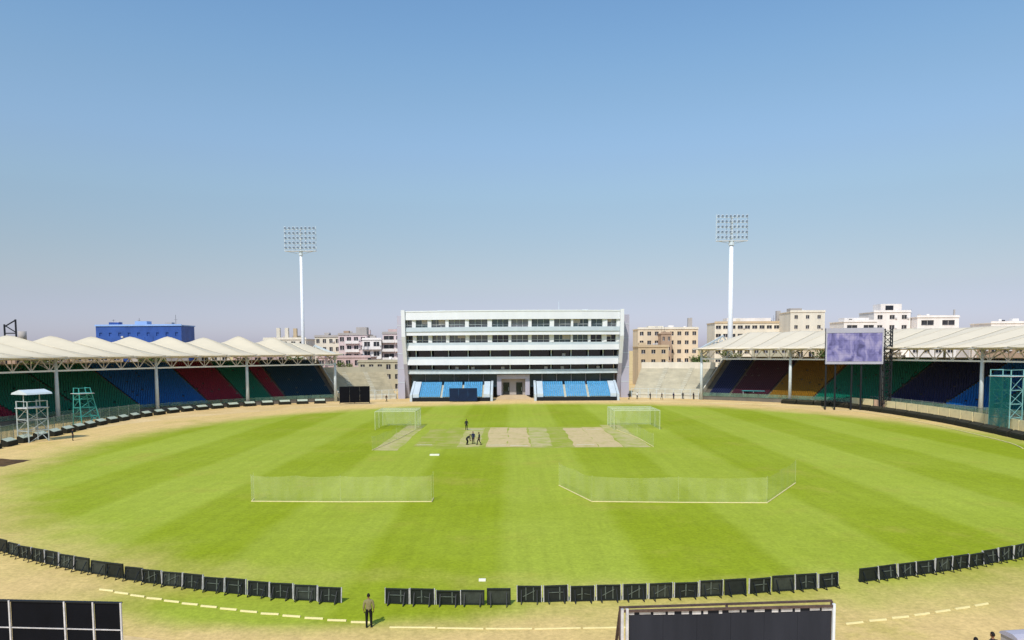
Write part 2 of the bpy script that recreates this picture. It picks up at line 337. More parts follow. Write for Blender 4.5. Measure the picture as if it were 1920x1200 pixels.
# ================================================================== STANDS
COLR, EAVE_R, SEAT_R0, ROWS, DR, Z0, DZ = 94.0, 91.0, 95.4, 26, .84, .9, .36
def seat_block(t0, t1, m, parent, rows=ROWS):
    mb = MB()
    for i in range(rows):
        r = SEAT_R0+DR*i+.35; z = Z0+DZ*i+.02; k = int(R(abs(t1-t0))*r/.55)
        for j in range(k):
            th = t0+(t1-t0)*(j+.5)/k
            if random.random() < .015: continue
            mtx = Matrix.Translation(pol(r, th, z)) @ Matrix.Rotation(-R(th), 4, 'Z')
            mb.box(-.22, .22, -.2, .2, .30, .40, mtx); mb.box(-.22, .22, .16, .24, .40, .82, mtx)
    return mb.build('seat_block', m, parent, kind='stuff')
def stand(side, label, eave, ridge, hump, blocks, cols, t_end, t_far, fab):
    sg = side
    st = thing('covered_stand', label, 'grandstand', pol(100, sg*58)); inv = Matrix.Translation(-st.location)
    def part(mb, name, m, smooth=False, kind=None, parent=st):
        mb.v = [tuple(inv @ Vector(p)) for p in mb.v]; return mb.build(name, m, parent, smooth, kind)
    # terraced concrete
    prof = [(SEAT_R0-.6, 0), (SEAT_R0-.6, Z0)]
    for i in range(ROWS):
        prof += [(SEAT_R0+DR*i-.2, Z0+DZ*(i-1) if i else Z0), (SEAT_R0+DR*i-.2, Z0+DZ*i)]
    rb = SEAT_R0+DR*ROWS; zt = Z0+DZ*(ROWS-1); prof += [(rb+.4, zt), (rb+.4, 0)]
    pr = []
    for p in prof:
        if not pr or p != pr[-1]: pr.append(p)
    part(revolve(MB(), pr, sg*t_end, sg*t_far, 60), 'seating_terrace', 'stand_concrete')
    part(revolve(MB(), [(rb+.42, zt-1), (rb+.7, zt-1), (rb+.7, zt+1.1), (rb+.42, zt+1.1)], sg*(t_end+.05), sg*(t_far-.05), 50), 'back_parapet', 'pale_concrete')
    mb = revolve(MB(), [(SEAT_R0-.75, Z0+.1), (SEAT_R0-.65, Z0+.1), (SEAT_R0-.65, Z0+1.0), (SEAT_R0-.75, Z0+1.0)], sg*(t_end+.1), sg*(t_far-.1), 60)
    part(mb, 'front_railing', 'mesh_green')
    # end parapet running up the rake
    mb = MB(); a = pol(SEAT_R0-.4, sg*(t_end-.14), Z0+.55); b = pol(rb+.3, sg*(t_end-.14), zt+.75); mb.bar(a, b, .3, 1.5); part(mb, 'end_parapet', 'pale_concrete')
    for t0, t1, m in blocks:
        mb = MB(); g = .34; o = seat_block(sg*(t0+g/2), sg*(t1-g/2), 'seat_'+m, st)
        o.location = -st.location
    # columns, truss, roof
    for k, th in enumerate(cols):
        mb = MB(); p = pol(COLR, sg*th); mb.tube(p, p+Vector((0, 0, eave-.3)), .42, .30, 12); c = part(mb, 'column', 'pale_steel', True)
        mb = MB(); mb.tube(pol(COLR, sg*th, eave-2.6), pol(EAVE_R+.5, sg*th, eave-.15), .12, .12, 6)
        mb.tube(pol(COLR, sg*th, eave-3.2), pol(COLR+12, sg*th, eave+1.6), .14, .14, 6); part(mb, 'strut', 'pale_steel')
        mb = MB(); p = pol(rb+1.2, sg*th); mb.tube(p, p+Vector((0, 0, eave+2.2)), .3, .3, 8); part(mb, 'rear_column', 'pale_steel', True)
        mb = MB(); mb.bar(pol(EAVE_R+.3, sg*th, eave-.35), pol(113, sg*th, ridge-hump-1.0), .3, .45); mb.bar(pol(COLR, sg*th, eave-1.6), pol(113, sg*th, ridge-hump-2.2), .2, .25)
        mb.bar(pol(113, sg*th, ridge-hump-.8), pol(121, sg*th, eave+.2), .25, .35)
        for q in range(6):
            f = q/6; ra = COLR+f*19; za = eave-1.6+f*(ridge-hump-2.2-eave+1.6); zb = eave-.35+(ra+1.6-EAVE_R)/22*(ridge-hump-1-eave+.35)
            mb.bar(pol(ra, sg*th, za), pol(ra+1.6, sg*th, zb), .14)
        part(mb, 'rafter', 'pale_steel')
    t_hi = cols[-1]; nseg = int((t_hi-cols[0])/1.18)
    top, bot = eave-.45, eave-2.75
    mb = revolve(MB(), [(COLR-.14, bot-.16), (COLR+.14, bot-.16), (COLR+.14, bot+.16), (COLR-.14, bot+.16)], sg*cols[0], sg*t_hi, 50); part(mb, 'truss_chord', 'white_paint')
    mb = revolve(MB(), [(COLR-.12, top-.12), (COLR+.12, top-.12), (COLR+.12, top+.12), (COLR-.12, top+.12)], sg*cols[0], sg*t_hi, 50); part(mb, 'truss_chord', 'white_worn')
    mb = MB()
    for i in range(nseg):
        a = cols[0]+(t_hi-cols[0])*i/nseg; b = cols[0]+(t_hi-cols[0])*(i+1)/nseg
        mb.bar(pol(COLR, sg*a, bot if i % 2 else top), pol(COLR, sg*b, top if i % 2 else bot), .16)
        if i % 2: mb.bar(pol(COLR, sg*a, bot), pol(COLR, sg*a, top), .12)
    part(mb, 'truss_web', 'white_worn')
    # tensile roof: three tents in each bay
    dt = (cols[1]-cols[0])/3; nt_ = int(round((cols[-1]-cols[0])/dt)); t0 = cols[0]-.9
    for k in range(nt_):
        a = t0+k*dt; NU, NV = 12, 12; vs = []; jit = random.uniform(-.25, .25)
        for iv in range(NV+1):
            v = iv/NV; r = EAVE_R+v*30
            for iu in range(NU+1):
                u = iu/NU; th = a+u*dt
                hump_u = .45*(.5-.5*math.cos(2*math.pi*u))+.55*(1-abs(2*u-1))**1.15
                rg = ridge-hump+hump*hump_u+jit*hump_u
                if k == 0: rg = eave+1.0+(ridge-hump-eave-1.0)*min(1, u*1.05)**.8+hump*.6*hump_u*u
                vr = 22/30
                if v <= vr: z = eave+(rg-eave)*(v/vr)**(1.0+.25*(1-hump_u))
                else: z = rg+(eave+.6-rg)*((v-vr)/(1-vr))**1.2
                if v == 0: z += -.12*math.sin(math.pi*u)
                vs.append(pol(r-(.35*math.sin(math.pi*u) if v == 0 else 0), sg*th, z))
        W = NU+1; nvt = len(vs); mb = MB(); fs = []
        vs2 = [p-Vector((0, 0, .1)) for p in vs]
        for i in range(NV):
            for j in range(NU):
                q = (i*W+j, i*W+j+1, (i+1)*W+j+1, (i+1)*W+j); fs.append(q); fs.append(tuple(x+nvt for x in reversed(q)))
        for i in range(NV): fs.append((i*W, (i+1)*W, (i+1)*W+nvt, i*W+nvt)); fs.append((i*W+NU, i*W+NU+nvt, (i+1)*W+NU+nvt, (i+1)*W+NU))
        for j in range(NU): fs.append((j, j+nvt, j+1+nvt, j+1)); fs.append((NV*W+j, NV*W+j+1, NV*W+j+1+nvt, NV*W+j+nvt))
        mb.add(vs+vs2, fs); cano = part(mb, 'roof_canopy', fab, True)
        for su in (0, 6):
            sm = MB(); lp_ = [vs[i*W+su]+Vector((0, 0, .03)) for i in range(NV)]
            for p_, q_ in zip(lp_, lp_[1:]): sm.bar(p_, q_, .12 if su == 0 else .05, .03)
            part(sm, 'seam', 'roof_seam', parent=cano)
        if k % 1 == 0:
            mb = MB(); p = pol(EAVE_R+.1, sg*a, eave-.25); q = pol(EAVE_R+.1, sg*(a+dt), eave-.25); mb.bar(p, q, .18, .22); part(mb, 'eave_beam', 'white_worn')
    return st
stand(-1, 'long covered stand on the left with scalloped cream tent roof, maroon, blue and green seats', 12.6, 17.4, 1.6,
      [(29.8, 37.3, 'teal_navy'), (37.3, 39.4, 'maroon'), (39.4, 43.7, 'green'), (43.7, 49.2, 'maroon'), (49.2, 58.9, 'blue'), (58.9, 66.5, 'green'), (66.5, 74.8, 'green'), (74.8, 84, 'maroon'), (84, 91, 'blue')],
      [29.8, 43.8, 57.3, 71.0, 84.6, 98.2], 29.2, 92, 'roof_fabric')
stand(1, 'long covered stand on the right with smooth cream roof, gold, green and blue seats', 13.45, 18.0, .14,
      [(32.6, 36.0, 'navy'), (36.0, 41.9, 'dark_maroon'), (41.9, 48.8, 'gold'), (48.8, 58.9, 'green'), (58.9, 66.9, 'purple_navy'), (66.9, 72.8, 'blue'), (72.8, 77.2, 'teal'), (77.2, 84, 'navy'), (84, 91, 'green')],
      [31.9, 45.9, 59.3, 72.9, 86.5, 100.1], 31.9, 92, 'roof_fabric_b')

# open terraces either side of the pavilion
def open_terrace(sg, label, m, wm, t0, t1, ztop, nrow):
    t = thing('open_terrace', label, 'terrace', pol(100, sg*(t0+t1)/2)); inv = -t.location
    def part(mb, name, mm, kind=None):
        mb.v = [tuple(Vector(p)+inv) for p in mb.v]; return mb.build(name, mm, t, False, kind)
    dz = (ztop-1.2)/nrow
    part(revolve(MB(), [(96, 0), (96.3, 0), (96.3, 1.5), (96, 1.5)], sg*t0, sg*t1, 10), 'front_wall', 'pale_concrete')
    for i in range(nrow):
        z = 1.2+dz*i; r = 96.35+i*.95
        part(revolve(MB(), [(r, 0), (r+.95, 0), (r+.95, z), (r, z)], sg*t0, sg*t1, 10), 'step', m)
    r = 96.35+nrow*.95
    part(revolve(MB(), [(r, 0), (r+.4, 0), (r+.4, ztop+1.3), (r, ztop+1.3)], sg*t0, sg*t1, 10), 'back_wall', wm)
    for th in (t0+.35*(t1-t0), t0+.7*(t1-t0)):
        mb = MB()
        for i in range(nrow):
            z = 1.2+dz*i; rr = 96.35+i*.95
            mtx = Matrix.Translation(pol(rr, sg*th, z)) @ Matrix.Rotation(-R(sg*th), 4, 'Z'); mb.box(-.6, .6, .003, .45, 0, dz*.5, mtx)
        part(mb, 'stair', 'pale_concrete')
    mb = MB()
    for i in range(9):
        th = sg*(t0+(t1-t0)*i/8); mb.bar(pol(95.6, th), pol(95.6, th, 2.6), .1)
        if i < 8:
            for z in (1.3, 2.55): mb.bar(pol(95.6, th, z), pol(95.6, th+sg*(t1-t0)/8, z), .07)
    part(mb, 'fence_rail', 'pale_steel')
    return t
open_terrace(-1, 'bare beige concrete terrace between the left stand and the white pavilion', 'terrace', 'wall_olive', 19.6, 28.9, 7.4, 15)
open_terrace(1, 'bare grey beige concrete terrace between the white pavilion and the right stand', 'terrace_r', 'wall_cream', 20.2, 31.2, 8.2, 15)

# ================================================================== PAVILION
PX = 0.3
pv = thing('pavilion', 'white five storey pavilion with long window rows behind the far boundary', 'pavilion', (PX, 203, 0))
def fy(x, off): return off+3.2*(x/29.7)**2            # shallow bow: the ends of the front stand further back
EDGE = [(-29.7+i*59.4/36) for i in range(37)]
def band(name, m, z0, z1, off, depth, x0=-28.9, x1=28.9, n=24):
    mb = MB(); vs = []; fs = []
    for i in range(n+1):
        x = x0+(x1-x0)*i/n; y = fy(x, off); vs += [(x, y, z0), (x, y, z1), (x, y+depth, z1), (x, y+depth, z0)]
    for i in range(n):
        for j in range(4): a = 4*i+j; b = 4*i+(j+1) % 4; fs.append((a, b, b+4, a+4))
    fs += [(0, 1, 2, 3), (4*n+3, 4*n+2, 4*n+1, 4*n)]
    return mb.add(vs, fs).build(name, m, pv)
# core with its floors behind the bands
band('core', 'glass_dark', .3, 22.8, 3.6, 14, -28.6, 28.6)
band('roof_fascia', 'white_facade', 21.5, 23.6, -7.0, 14.5)
band('roof_coping', 'white_paint', 23.603, 23.9, -7.12, .8)
bays_px = [(758, 778), (785, 808), (815, 842), (848, 879), (886, 921), (929, 960), (965, 997), (1003, 1037), (1045, 1077), (1081, 1110), (1115, 1137), (1146, 1164)]
bays = [((a-961.5)/1380*197-.9, (b-961.5)/1380*197-.9) for a, b in bays_px]
def window_row(z0, z1, off, m, pillar_w=True):
    prev = -28.9
    for i, (a, b) in enumerate(bays+[(28.9, 28.9)]):
        if a-prev > .15:
            y = fy((prev+a)/2, off); MB().box(prev, a, y-.35, y+.9, z0, z1).build('pillar', 'white_facade', pv)
        prev = b
    for i, (a, b) in enumerate(bays):
        ya, yb = fy(a, off)+.45, fy(b, off)+.45
        wn = MB().add([(a, ya, z0), (b, yb, z0), (b, yb, z1), (a, ya, z1), (a, ya+.12, z0), (b, yb+.12, z0), (b, yb+.12, z1), (a, ya+.12, z1)],
                      [(0, 1, 2, 3), (4, 5, 6, 7), (0, 1, 5, 4), (2, 3, 7, 6), (0, 3, 7, 4), (1, 2, 6, 5)]).build('window', random.choice(m), pv)
        if random.random() < .4:
            xb_ = a+(b-a)*random.choice((0, .5)); MB().box(xb_+.06, xb_+(b-a)*.46, min(ya, yb)-.016, min(ya, yb)-.004, z1-random.uniform(.5, 1.5), z1-.02).build('blind', 'wall_grey', wn)
        mb = MB(); k = 2 if b-a > 3.4 else 1
        for j in range(k+2):
            x = a+(b-a)*j/(k+1) if 0 < j < k+1 else (a+.04 if j == 0 else b-.04); y = fy(x, off)+.4; mb.box(x-.045, x+.045, y-.05, y+.04, z0, z1)
        mb.box(a+.09, b-.09, min(ya, yb)-.09, min(ya, yb)-.02, z0+.62, z0+.69)
        mb.build('window_frame', 'white_paint' if random.random() < .6 else 'pale_steel', wn)
window_row(19.5, 21.5, -6.2, ('glass_top', 'glass_grey', 'glass_mid'))
band('balustrade', 'rail_glass', 18.35, 19.5, -6.65, .15); band('floor_band', 'white_facade', 17.35, 18.35, -6.4, 10)
window_row(15.4, 17.35, -4.9, ('glass_mid', 'glass_mid', 'glass_top', 'glass_dark'))
band('balustrade', 'rail_glass', 14.7, 15.4, -5.2, .15); band('floor_band', 'white_facade', 13.3, 14.7, -5.25, 9)
band('balustrade', 'rail_glass', 10.9, 11.55, -3.85, .15); band('floor_band', 'white_facade', 9.35, 10.9, -3.9, 7.5)
band('floor_band', 'pale_steel', 6.85, 8.0, -2.4, 6)
for z0, z1, off in ((11.55, 13.3, -2.6), (8.0, 9.35, -1.2)):
    for a, b in zip(bays[:-1], bays[1:]):
        x = (a[1]+b[0])/2; y = fy(x, off); MB().box(x-.13, x+.13, y-.1, y+.15, z0, z1).build('mullion', 'pale_steel', pv)
    for i in range(12):
        a, b = bays[i]; y = max(fy(a, off), fy(b, off))+1.6; MB().box(a, b, y, y+.1, z0, z1).build('window', 'glass_dark', pv)
for i in range(14):
    x0 = -28.4+i*56.8/14; x1 = x0+56.8/14-.16
    if -4.2 < (x0+x1)/2 < 4.2: continue
    y = max(fy(x0, 0), fy(x1, 0)); MB().box(x0, x1, y, y+.12, 3.2, 6.85).build('window', 'glass_low', pv)
    MB().box(x1+.01, x1+.15, y-.1, y+.14, .3, 6.85).build('mullion', 'grey_clad', pv)
# slanting white end fins and grey side walls
for sgn in (-1, 1):
    x0, x1 = (28.95, 29.95) if sgn > 0 else (-29.95, -28.95)
    MB().prism([(-4.6, 24.15), (-4.1, 17), (-2.2, 12.5), (-.9, 9.6), (8, 9.6), (8, 24.15)], x0, x1).build('end_fin', 'white_facade', pv)
    MB().prism([(-.897, 9.597), (.6, 6.5), (3.2, 0), (8, 0), (8, 9.597)], x0, x1).build('end_fin', 'grey_clad', pv)
    a, b = (29.98, 32.2) if sgn > 0 else (-31.9, -29.98)
    MB().box(a, b, 1.0, 16, 0, 22.9).build('side_wall', 'grey_clad', pv)
    for z in (4.4, 8.4, 12.4, 16.4, 20.2): MB().box(a+.02, b-.02, .93, 1.1, z, z+.12).build('wall_joint', 'pale_steel', pv)
# rooftop plant
for x, y, wd, h in ((-21, 4, 2.2, 1.0), (-9, 5, 1.4, .8), (7, 4, 3, .9), (19.5, 5, 1.6, 1.2)):
    MB().box(x, x+wd, y, y+1.6, 23.4, 24.1+h*.4).build('roof_unit', 'pale_steel', pv)
MB().tube((13, 5, 23.4), (13, 5, 27), .07).build('antenna', 'pale_steel', pv)
for x in (-24.5, -16.8, -12, -3, 7.8, 13.6, 22.4):            # air conditioners and cabinets on the balconies
    for z, off in ((11.62, -1.7), (8.05, -.6)):
        if random.random() < .7: xx = x+random.uniform(-1, 1); y = fy(xx, off); MB().box(xx, xx+.9, y, y+.4, z, z+.7).build('air_conditioner', 'white_worn', pv)
# entrance portal and steps
MB().box(-4.4, 4.6, -.6, 2.9, 5.4, 6.6).box(-4.4, -3.2, -.6, 2.9, .9, 5.4).box(3.4, 4.6, -.6, 2.9, .9, 5.4).build('entrance_portal', 'grey_clad', pv)
MB().box(-3.2, 3.4, 1.8, 2.0, .9, 5.4).build('entrance_wall', 'wall_grey', pv)
for x in (-2.7, .9):
    dd = MB().box(x, x+1.7, 1.62, 1.75, .9, 4.3).build('door', 'glass_dark', pv); MB().box(x+1.45, x+1.52, 1.52, 1.6, 2, 3).build('handle', 'pale_steel', dd)
for k in range(6): MB().box(-3.6-.35*k, 3.8+.35*k, -1.6-.7*k-.7, -1.6-.7*k, 0, .9-.14*k).build('step', 'wall_tan', pv)
MB().box(-3.5, 3.7, -1.6, 2.5, 0, .88).build('landing', 'wall_tan', pv)
# two banks of pale blue seats in front of the pavilion
for nm, xa, xb in (('left', -27.2, -5.2), ('right', 5.4, 28.0)):
    t = thing('seat_enclosure', 'bank of light blue seats with white end walls, %s of the pavilion entrance' % nm, 'seating', (PX+(xa+xb)/2, 196, 0)); hw = (xb-xa)/2
    for i in range(9): MB().box(-hw+.9, hw-.9, -3.6+.8*i, -2.8+.8*i, 0, .9+.38*i).build('terrace_step', 'pale_concrete', t)
    mb = MB()
    for i in range(9):
        k = int((2*hw-5)/.55)
        for j in range(k):
            x = -hw+2.5+(j+.5)*.55
            if j in (k//3, 2*k//3): continue
            mb.box(x-.23, x+.23, -3.5+.8*i, -3.05+.8*i, 1.2+.38*i, 1.3+.38*i); mb.box(x-.23, x+.23, -3.08+.8*i, -3.0+.8*i, 1.3+.38*i, 1.75+.38*i)
    mb.build('seat_rows', 'seat_sky_blue', t, kind='stuff')
    for s in (-1, 1):
        xo = s*(hw-.45); MB().prism([(-3.7, 0), (4.4, 0), (4.4, 5.0), (3, 4.6), (-3.7, 1.7)], xo-.3, xo+.3).build('end_wall', 'rail_glass', t)
        MB().prism([(-3.55, .903), (-3.55, 1.9), (3.0, 4.9), (3.0, 4.2)], s*(hw-1.7)-.8, s*(hw-1.7)+.8).build('white_cover', 'rail_glass', t)
    MB().box(-hw+.9, hw-.9, -3.85, -3.62, 0, 1.0).build('front_wall', 'dark_steel', t)

# ================================================================== CITY BEHIND
def building(label, x0, x1, y, h, wm, floors, bays_n, depth=12, rz=0, top=None, win=(.5, .5), balcony=None, parapet=.8, zbase=0, name='apartment_building', cat='building', glass='window_far', extra=None):
    wd = x1-x0; b = thing(name, label, cat, ((x0+x1)/2, y, zbase), rz); hw = wd/2
    fh = h/floors; bw = wd/bays_n; mb = MB(); mb.box(-hw, hw, .45, depth, 0, h)
    ww, wh = bw*win[0], fh*win[1]
    for f in range(floors):
        zb = f*fh; s0 = zb+(fh-wh)*.55; s1 = s0+wh
        mb.box(-hw, hw, 0, .447, zb, s0); mb.box(-hw, hw, 0, .447, s1, zb+fh)
        for i in range(bays_n+1):
            xa = -hw if i == 0 else -hw+bw*(i-.5)+ww/2; xb = hw if i == bays_n else -hw+bw*(i+.5)-ww/2
            mb.box(xa, xb, 0, .447, s0, s1)
    mb.build('wall', wm, b)
    for f in range(floors):
        s0 = f*fh+(fh-wh)*.55
        for i in range(bays_n):
            xc = -hw+bw*(i+.5); 
            wn = MB().box(xc-ww/2, xc+ww/2, .25, .35, s0, s0+wh).build('window', glass, b)
            if wh > 1.0 and glass != 'blue_clad': MB().box(xc-.04, xc+.04, .19, .247, s0, s0+wh).box(xc-ww/2, xc+ww/2, -.09, -.003, s0-.1, s0-.003).build('window_frame', 'wall_white', wn)
    if balcony:
        for f in range(1, floors):
            for i in balcony:
                xc = -hw+bw*(i+.5); z = f*fh
                bl = MB().box(xc-bw*.48, xc+bw*.48, -1.4, -.003, z, z+.18).build('balcony', 'wall_white', b)
                MB().box(xc-bw*.48, xc+bw*.48, -1.4, -1.28, z+.183, z+1.1).build('parapet', 'wall_white', bl)
    if parapet: MB().box(-hw-.25, hw+.25, -.25, depth+.2, h+.003, h+.3).box(-hw-.1, hw+.1, -.1, .15, h+.3, h+parapet).build('roof_slab', top or wm, b)
    for q in range(random.randint(2, 4)):
        x_ = random.uniform(-hw+.8, hw-2); y_ = random.uniform(1, depth-3); k_ = random.random()
        if k_ < .45: MB().tube((x_, y_, h+.3), (x_, y_, h+.3+random.uniform(.8, 1.4)), .55, .5, 10).build('water_tank', random.choice(('wall_grey', 'dark_steel', 'wall_white')), b, True)
        elif k_ < .75: MB().tube((x_, y_, h+.3), (x_, y_, h+random.uniform(2, 3.6)), .05, .04, 5).bar((x_-.5, y_, h+1.9), (x_+.5, y_, h+1.9), .05).build('aerial', 'dark_steel', b)
        else: MB().box(x_, x_+random.uniform(1.5, 3), y_, y_+2, h+.305, h+random.uniform(1.2, 2.2)).build('roof_room', wm, b)
    for f in range(floors):
        for i in range(bays_n):
            if random.random() < .16: xc = -hw+bw*(i+.5)+ww/2; MB().box(xc+.1, xc+.75, -.42, -.003, f*fh+fh*.35, f*fh+fh*.35+.5).build('air_conditioner', 'white_worn', b)
    for (bx, by, bw_, bd, bh, bm_) in (extra or []):
        MB().box(bx, bx+bw_, by, by+bd, h+.31, h+bh).build('roof_room' if bw_ > 2.2 else 'water_tank', bm_, b)
    return b
building('cream pink house with dark roof line just right of the left stand roof', -76, -66, 285, 18.6, 'wall_cream', 6, 4, extra=[(-2, 3, 2, 2, 1.8, 'wall_grey')], top='wall_grey')
building('pink apartment block with dark stairwell behind the left terrace', -65.2, -54.6, 278, 19.2, 'wall_pink', 6, 4, balcony=[1, 2], top='wall_grey', extra=[(1, 2, 4, 4, 3, 'wall_grey'), (-4, 3, 2, 2, 1.7, 'wall_brown')], win=(.6, .5))
building('white apartment block with barred windows beside the pavilion left wall', -54.2, -47.4, 268, 17.2, 'wall_white', 5, 2, balcony=[0, 1], win=(.62, .58), extra=[(-1, 2, 2, 2, 1.6, 'wall_grey')])
building('rose banded flats with wide balconies against the pavilion left wall', -47.2, -38, 270, 19.4, 'wall_pink', 6, 2, balcony=[0, 1], win=(.8, .5), top='wall_grey', extra=[(-3, 3, 5, 4, 1.8, 'wall_rose')])
building('low rose brick house under the pink apartment block', -66, -48, 250, 11, 'wall_rose', 3, 6)
building('low khaki house behind the left terrace', -50, -36, 240, 9.6, 'wall_olive', 3, 5)
building('peach apartment block with flat white roof edge right of the pavilion', 49.6, 73.2, 290, 21.0, 'wall_peach', 6, 8, top='wall_cream', extra=[(8.6, 3, 1.6, 1.6, 4.5, 'wall_grey'), (-7, 4, 6, 4, 1.4, 'wall_cream'), (1, 4, 2, 2, 1.6, 'wall_white')], win=(.5, .42))
building('tan lower block at the foot of the peach apartments', 46, 57, 268, 14, 'wall_tan', 4, 3, win=(.4, .4))
building('narrow brown block against the peach apartments', 57.5, 61.5, 284, 19, 'wall_brown', 5, 2, win=(.4, .4))
building('long cream block with dark window band behind the right stand roof', 82.5, 112, 300, 23.5, 'wall_cream', 7, 10, win=(.7, .4), extra=[(-9, 3, 18, 6, 2.2, 'wall_white'), (11, 2, 1.6, 1.6, 5, 'wall_grey')], top='wall_tan')
building('tall cream tower block rising above the right stand roof', 108.6, 122, 288, 27.2, 'wall_cream', 7, 3, win=(.3, .35), extra=[(-6.4, 1, 4.5, 4, 1.6, 'wall_grey')])
building('small white house with long dark window left of the tallest white house', 120.5, 132.5, 268, 22.6, 'wall_white', 6, 2, win=(.62, .36), extra=[(-5, 2, 9, 5, 1.6, 'wall_white')])
building('tallest white stepped house above the right stand roof', 137.2, 151, 280, 26.6, 'wall_white', 7, 3, win=(.42, .4), extra=[(-4, 1, 8, 6, 3.2, 'wall_white'), (-2.2, .9, 3.0, .2, 2.6, 'glass_dark')])
building('wide white house with dark veranda opening above the right stand roof', 151.4, 167, 276, 24.4, 'wall_white', 6, 2, win=(.6, .45), extra=[(7, 2, .5, .5, 3, 'wall_grey')])
building('low white rooftop peeping over the right end of the stand roof', 170, 186, 262, 21.6, 'wall_white', 6, 3, win=(.5, .4))
building('blue clad hall with pale sign strip behind the left stand roof', -122.6, -97.4, 218, 21.0, 'blue_clad', 4, 9, depth=9, parapet=.5, top='blue_light', win=(.3, .2), glass='blue_clad', name='clad_hall', extra=[(-9, 3, 1.8, 2, 1.4, 'wall_white'), (-1.5, 1, 3.5, 3, 1.5, 'blue_light'), (6, 4, 2, 2, 1.2, 'wall_grey')])
building('cream block with three roof pillars behind the far end of the left stand', -88, -73, 262, 17.4, 'wall_cream', 6, 5, extra=[(-3.2, 1, 1.2, 1.2, 4.2, 'wall_cream'), (-.2, 1, 1.2, 1.2, 4.2, 'wall_cream'), (2.8, 1, 1.2, 1.2, 4.0, 'wall_tan'), (5.6, 1, .8, .8, 3.6, 'wall_grey')])
# houses seen through the gap between the stand backs and their roofs
gap = [(-1, 33, 'wall_rose', 'rose'), (-1, 39, 'wall_cream', 'cream'), (-1, 45, 'wall_grey', 'grey'), (-1, 51, 'wall_tan', 'tan'), (-1, 57, 'wall_brown', 'brown'), (-1, 63, 'wall_pink', 'pink'), (-1, 69, 'wall_olive', 'khaki'), (-1, 75, 'wall_white', 'white'),
       (1, 34, 'wall_olive', 'khaki'), (1, 40, 'wall_peach', 'peach'), (1, 46, 'wall_cream', 'cream'), (1, 52, 'wall_white', 'white'), (1, 58, 'wall_brown', 'brown'), (1, 64, 'wall_tan', 'tan'), (1, 70, 'wall_rose', 'rose'), (1, 76, 'wall_grey', 'grey')]
for sg, th, m, cn in gap:
    p = pol(146+random.uniform(-5, 8), sg*th); w_ = 13+random.uniform(-2, 2); 
    building('low %s house seen under the roof of the %s stand' % (cn, 'left' if sg < 0 else 'right'), p.x-w_/2, p.x+w_/2, p.y, 13.2+random.uniform(-1.5, 1.6), m, 4, 4, depth=9, rz=-R(sg*th), name='low_house', win=(.5, .5))
# steel sign frame and a tank at the left edge
t = thing('sign_frame', 'dark steel sign frame on a roof at the left edge', 'frame', (-123.2, 182, 0))
MB().bar((-1.6, 0, 0), (-1.6, 0, 20.4), .3).bar((1.2, 0, 0), (1.2, 0, 21.6), .3).build('post', 'dark_steel', t)
MB().bar((-1.6, 0, 18.2), (1.2, 0, 18.2), .25).bar((-1.6, 0, 19.8), (1.2, 0, 21.4), .25).bar((-1.6, 0, 20.2), (1.2, 0, 18.4), .2).build('brace', 'dark_steel', t)
t = thing('water_tower', 'small grey water tank poking above the left stand roof', 'tank', (-119.5, 180.5, 0))
MB().tube((0, 0, 16.4), (0, 0, 18.6), .9, .9, 14).build('tank', 'wall_grey', t, True)
for dx, dy in ((-.6, -.6), (.6, -.6), (.6, .6), (-.6, .6)): MB().bar((dx, dy, 0), (dx, dy, 16.5), .16).build('leg', 'dark_steel', t)

# trees beyond the stands
def leaf_mesh(seed, m):
    rnd = random.Random(seed); mb = MB(); cl = []
    for i in range(16):
        a = rnd.uniform(0, 6.283); rr = rnd.uniform(.2, 1)*2.4; cl.append(Vector((rr*math.cos(a), rr*math.sin(a), rnd.uniform(-1.6, 1.9))))
    for i in range(1700):
        c = rnd.choice(cl); d = Vector((rnd.gauss(0, 1), rnd.gauss(0, 1), rnd.gauss(0, .8))).normalized()*rnd.uniform(.35, 1.15); p = c+d
        n = Vector((rnd.gauss(0, 1), rnd.gauss(0, 1), rnd.gauss(0, 1)+.6)).normalized(); a = n.orthogonal().normalized(); b = n.cross(a); s = rnd.uniform(.12, .26)
        mb.add([p+a*s, p+b*s*.6, p-a*s, p-b*s*.6], [(0, 1, 2, 3)])
    return mb.mesh('crown', m)
crowns = [leaf_mesh(3, 'leaf'), leaf_mesh(5, 'leaf_b')]
tr = MB(); tr.tube((0, 0, 0), (.1, 0, 3.2), .3, .2, 8); tr.tube((.1, 0, 3.2), (.2, .1, 5.6), .2, .08, 7)
for a in (.3, 2.2, 4.3): tr.tube((.1, 0, 3.0), (1.7*math.cos(a), 1.7*math.sin(a), 5.4), .12, .05, 6)
trunk_me = tr.mesh('trunk', 'trunk', True)
TREES = [(-1, 30.5, 131, 1.3, 'at the left of the gap beside the left stand'), (-1, 24, 126, 1.1, 'behind the left terrace'), (-1, 48, 132, 1.55, 'seen under the far part of the left stand roof'), (-1, 60, 132, 1.6, 'seen under the middle of the left stand roof'),
         (1, 27, 128, 1.25, 'behind the right terrace'), (1, 31, 132, 1.4, 'at the far end of the right stand'), (1, 43, 133, 1.6, 'seen under the far part of the right stand roof'), (1, 66, 132, 1.65, 'seen under the roof right of the big screen'), (1, 72, 133, 1.6, 'seen under the near part of the right stand roof')]
for k, (sg, th, r, s, wh) in enumerate(TREES):
    t = thing('tree', 'dusty green tree '+wh, 'tree', pol(r, sg*th), random.uniform(0, 6)); t.scale = (s, s, s*1.08)
    link('trunk', trunk_me, t); c = link('crown', crowns[k % 2], t); c.location = (0, 0, 6)

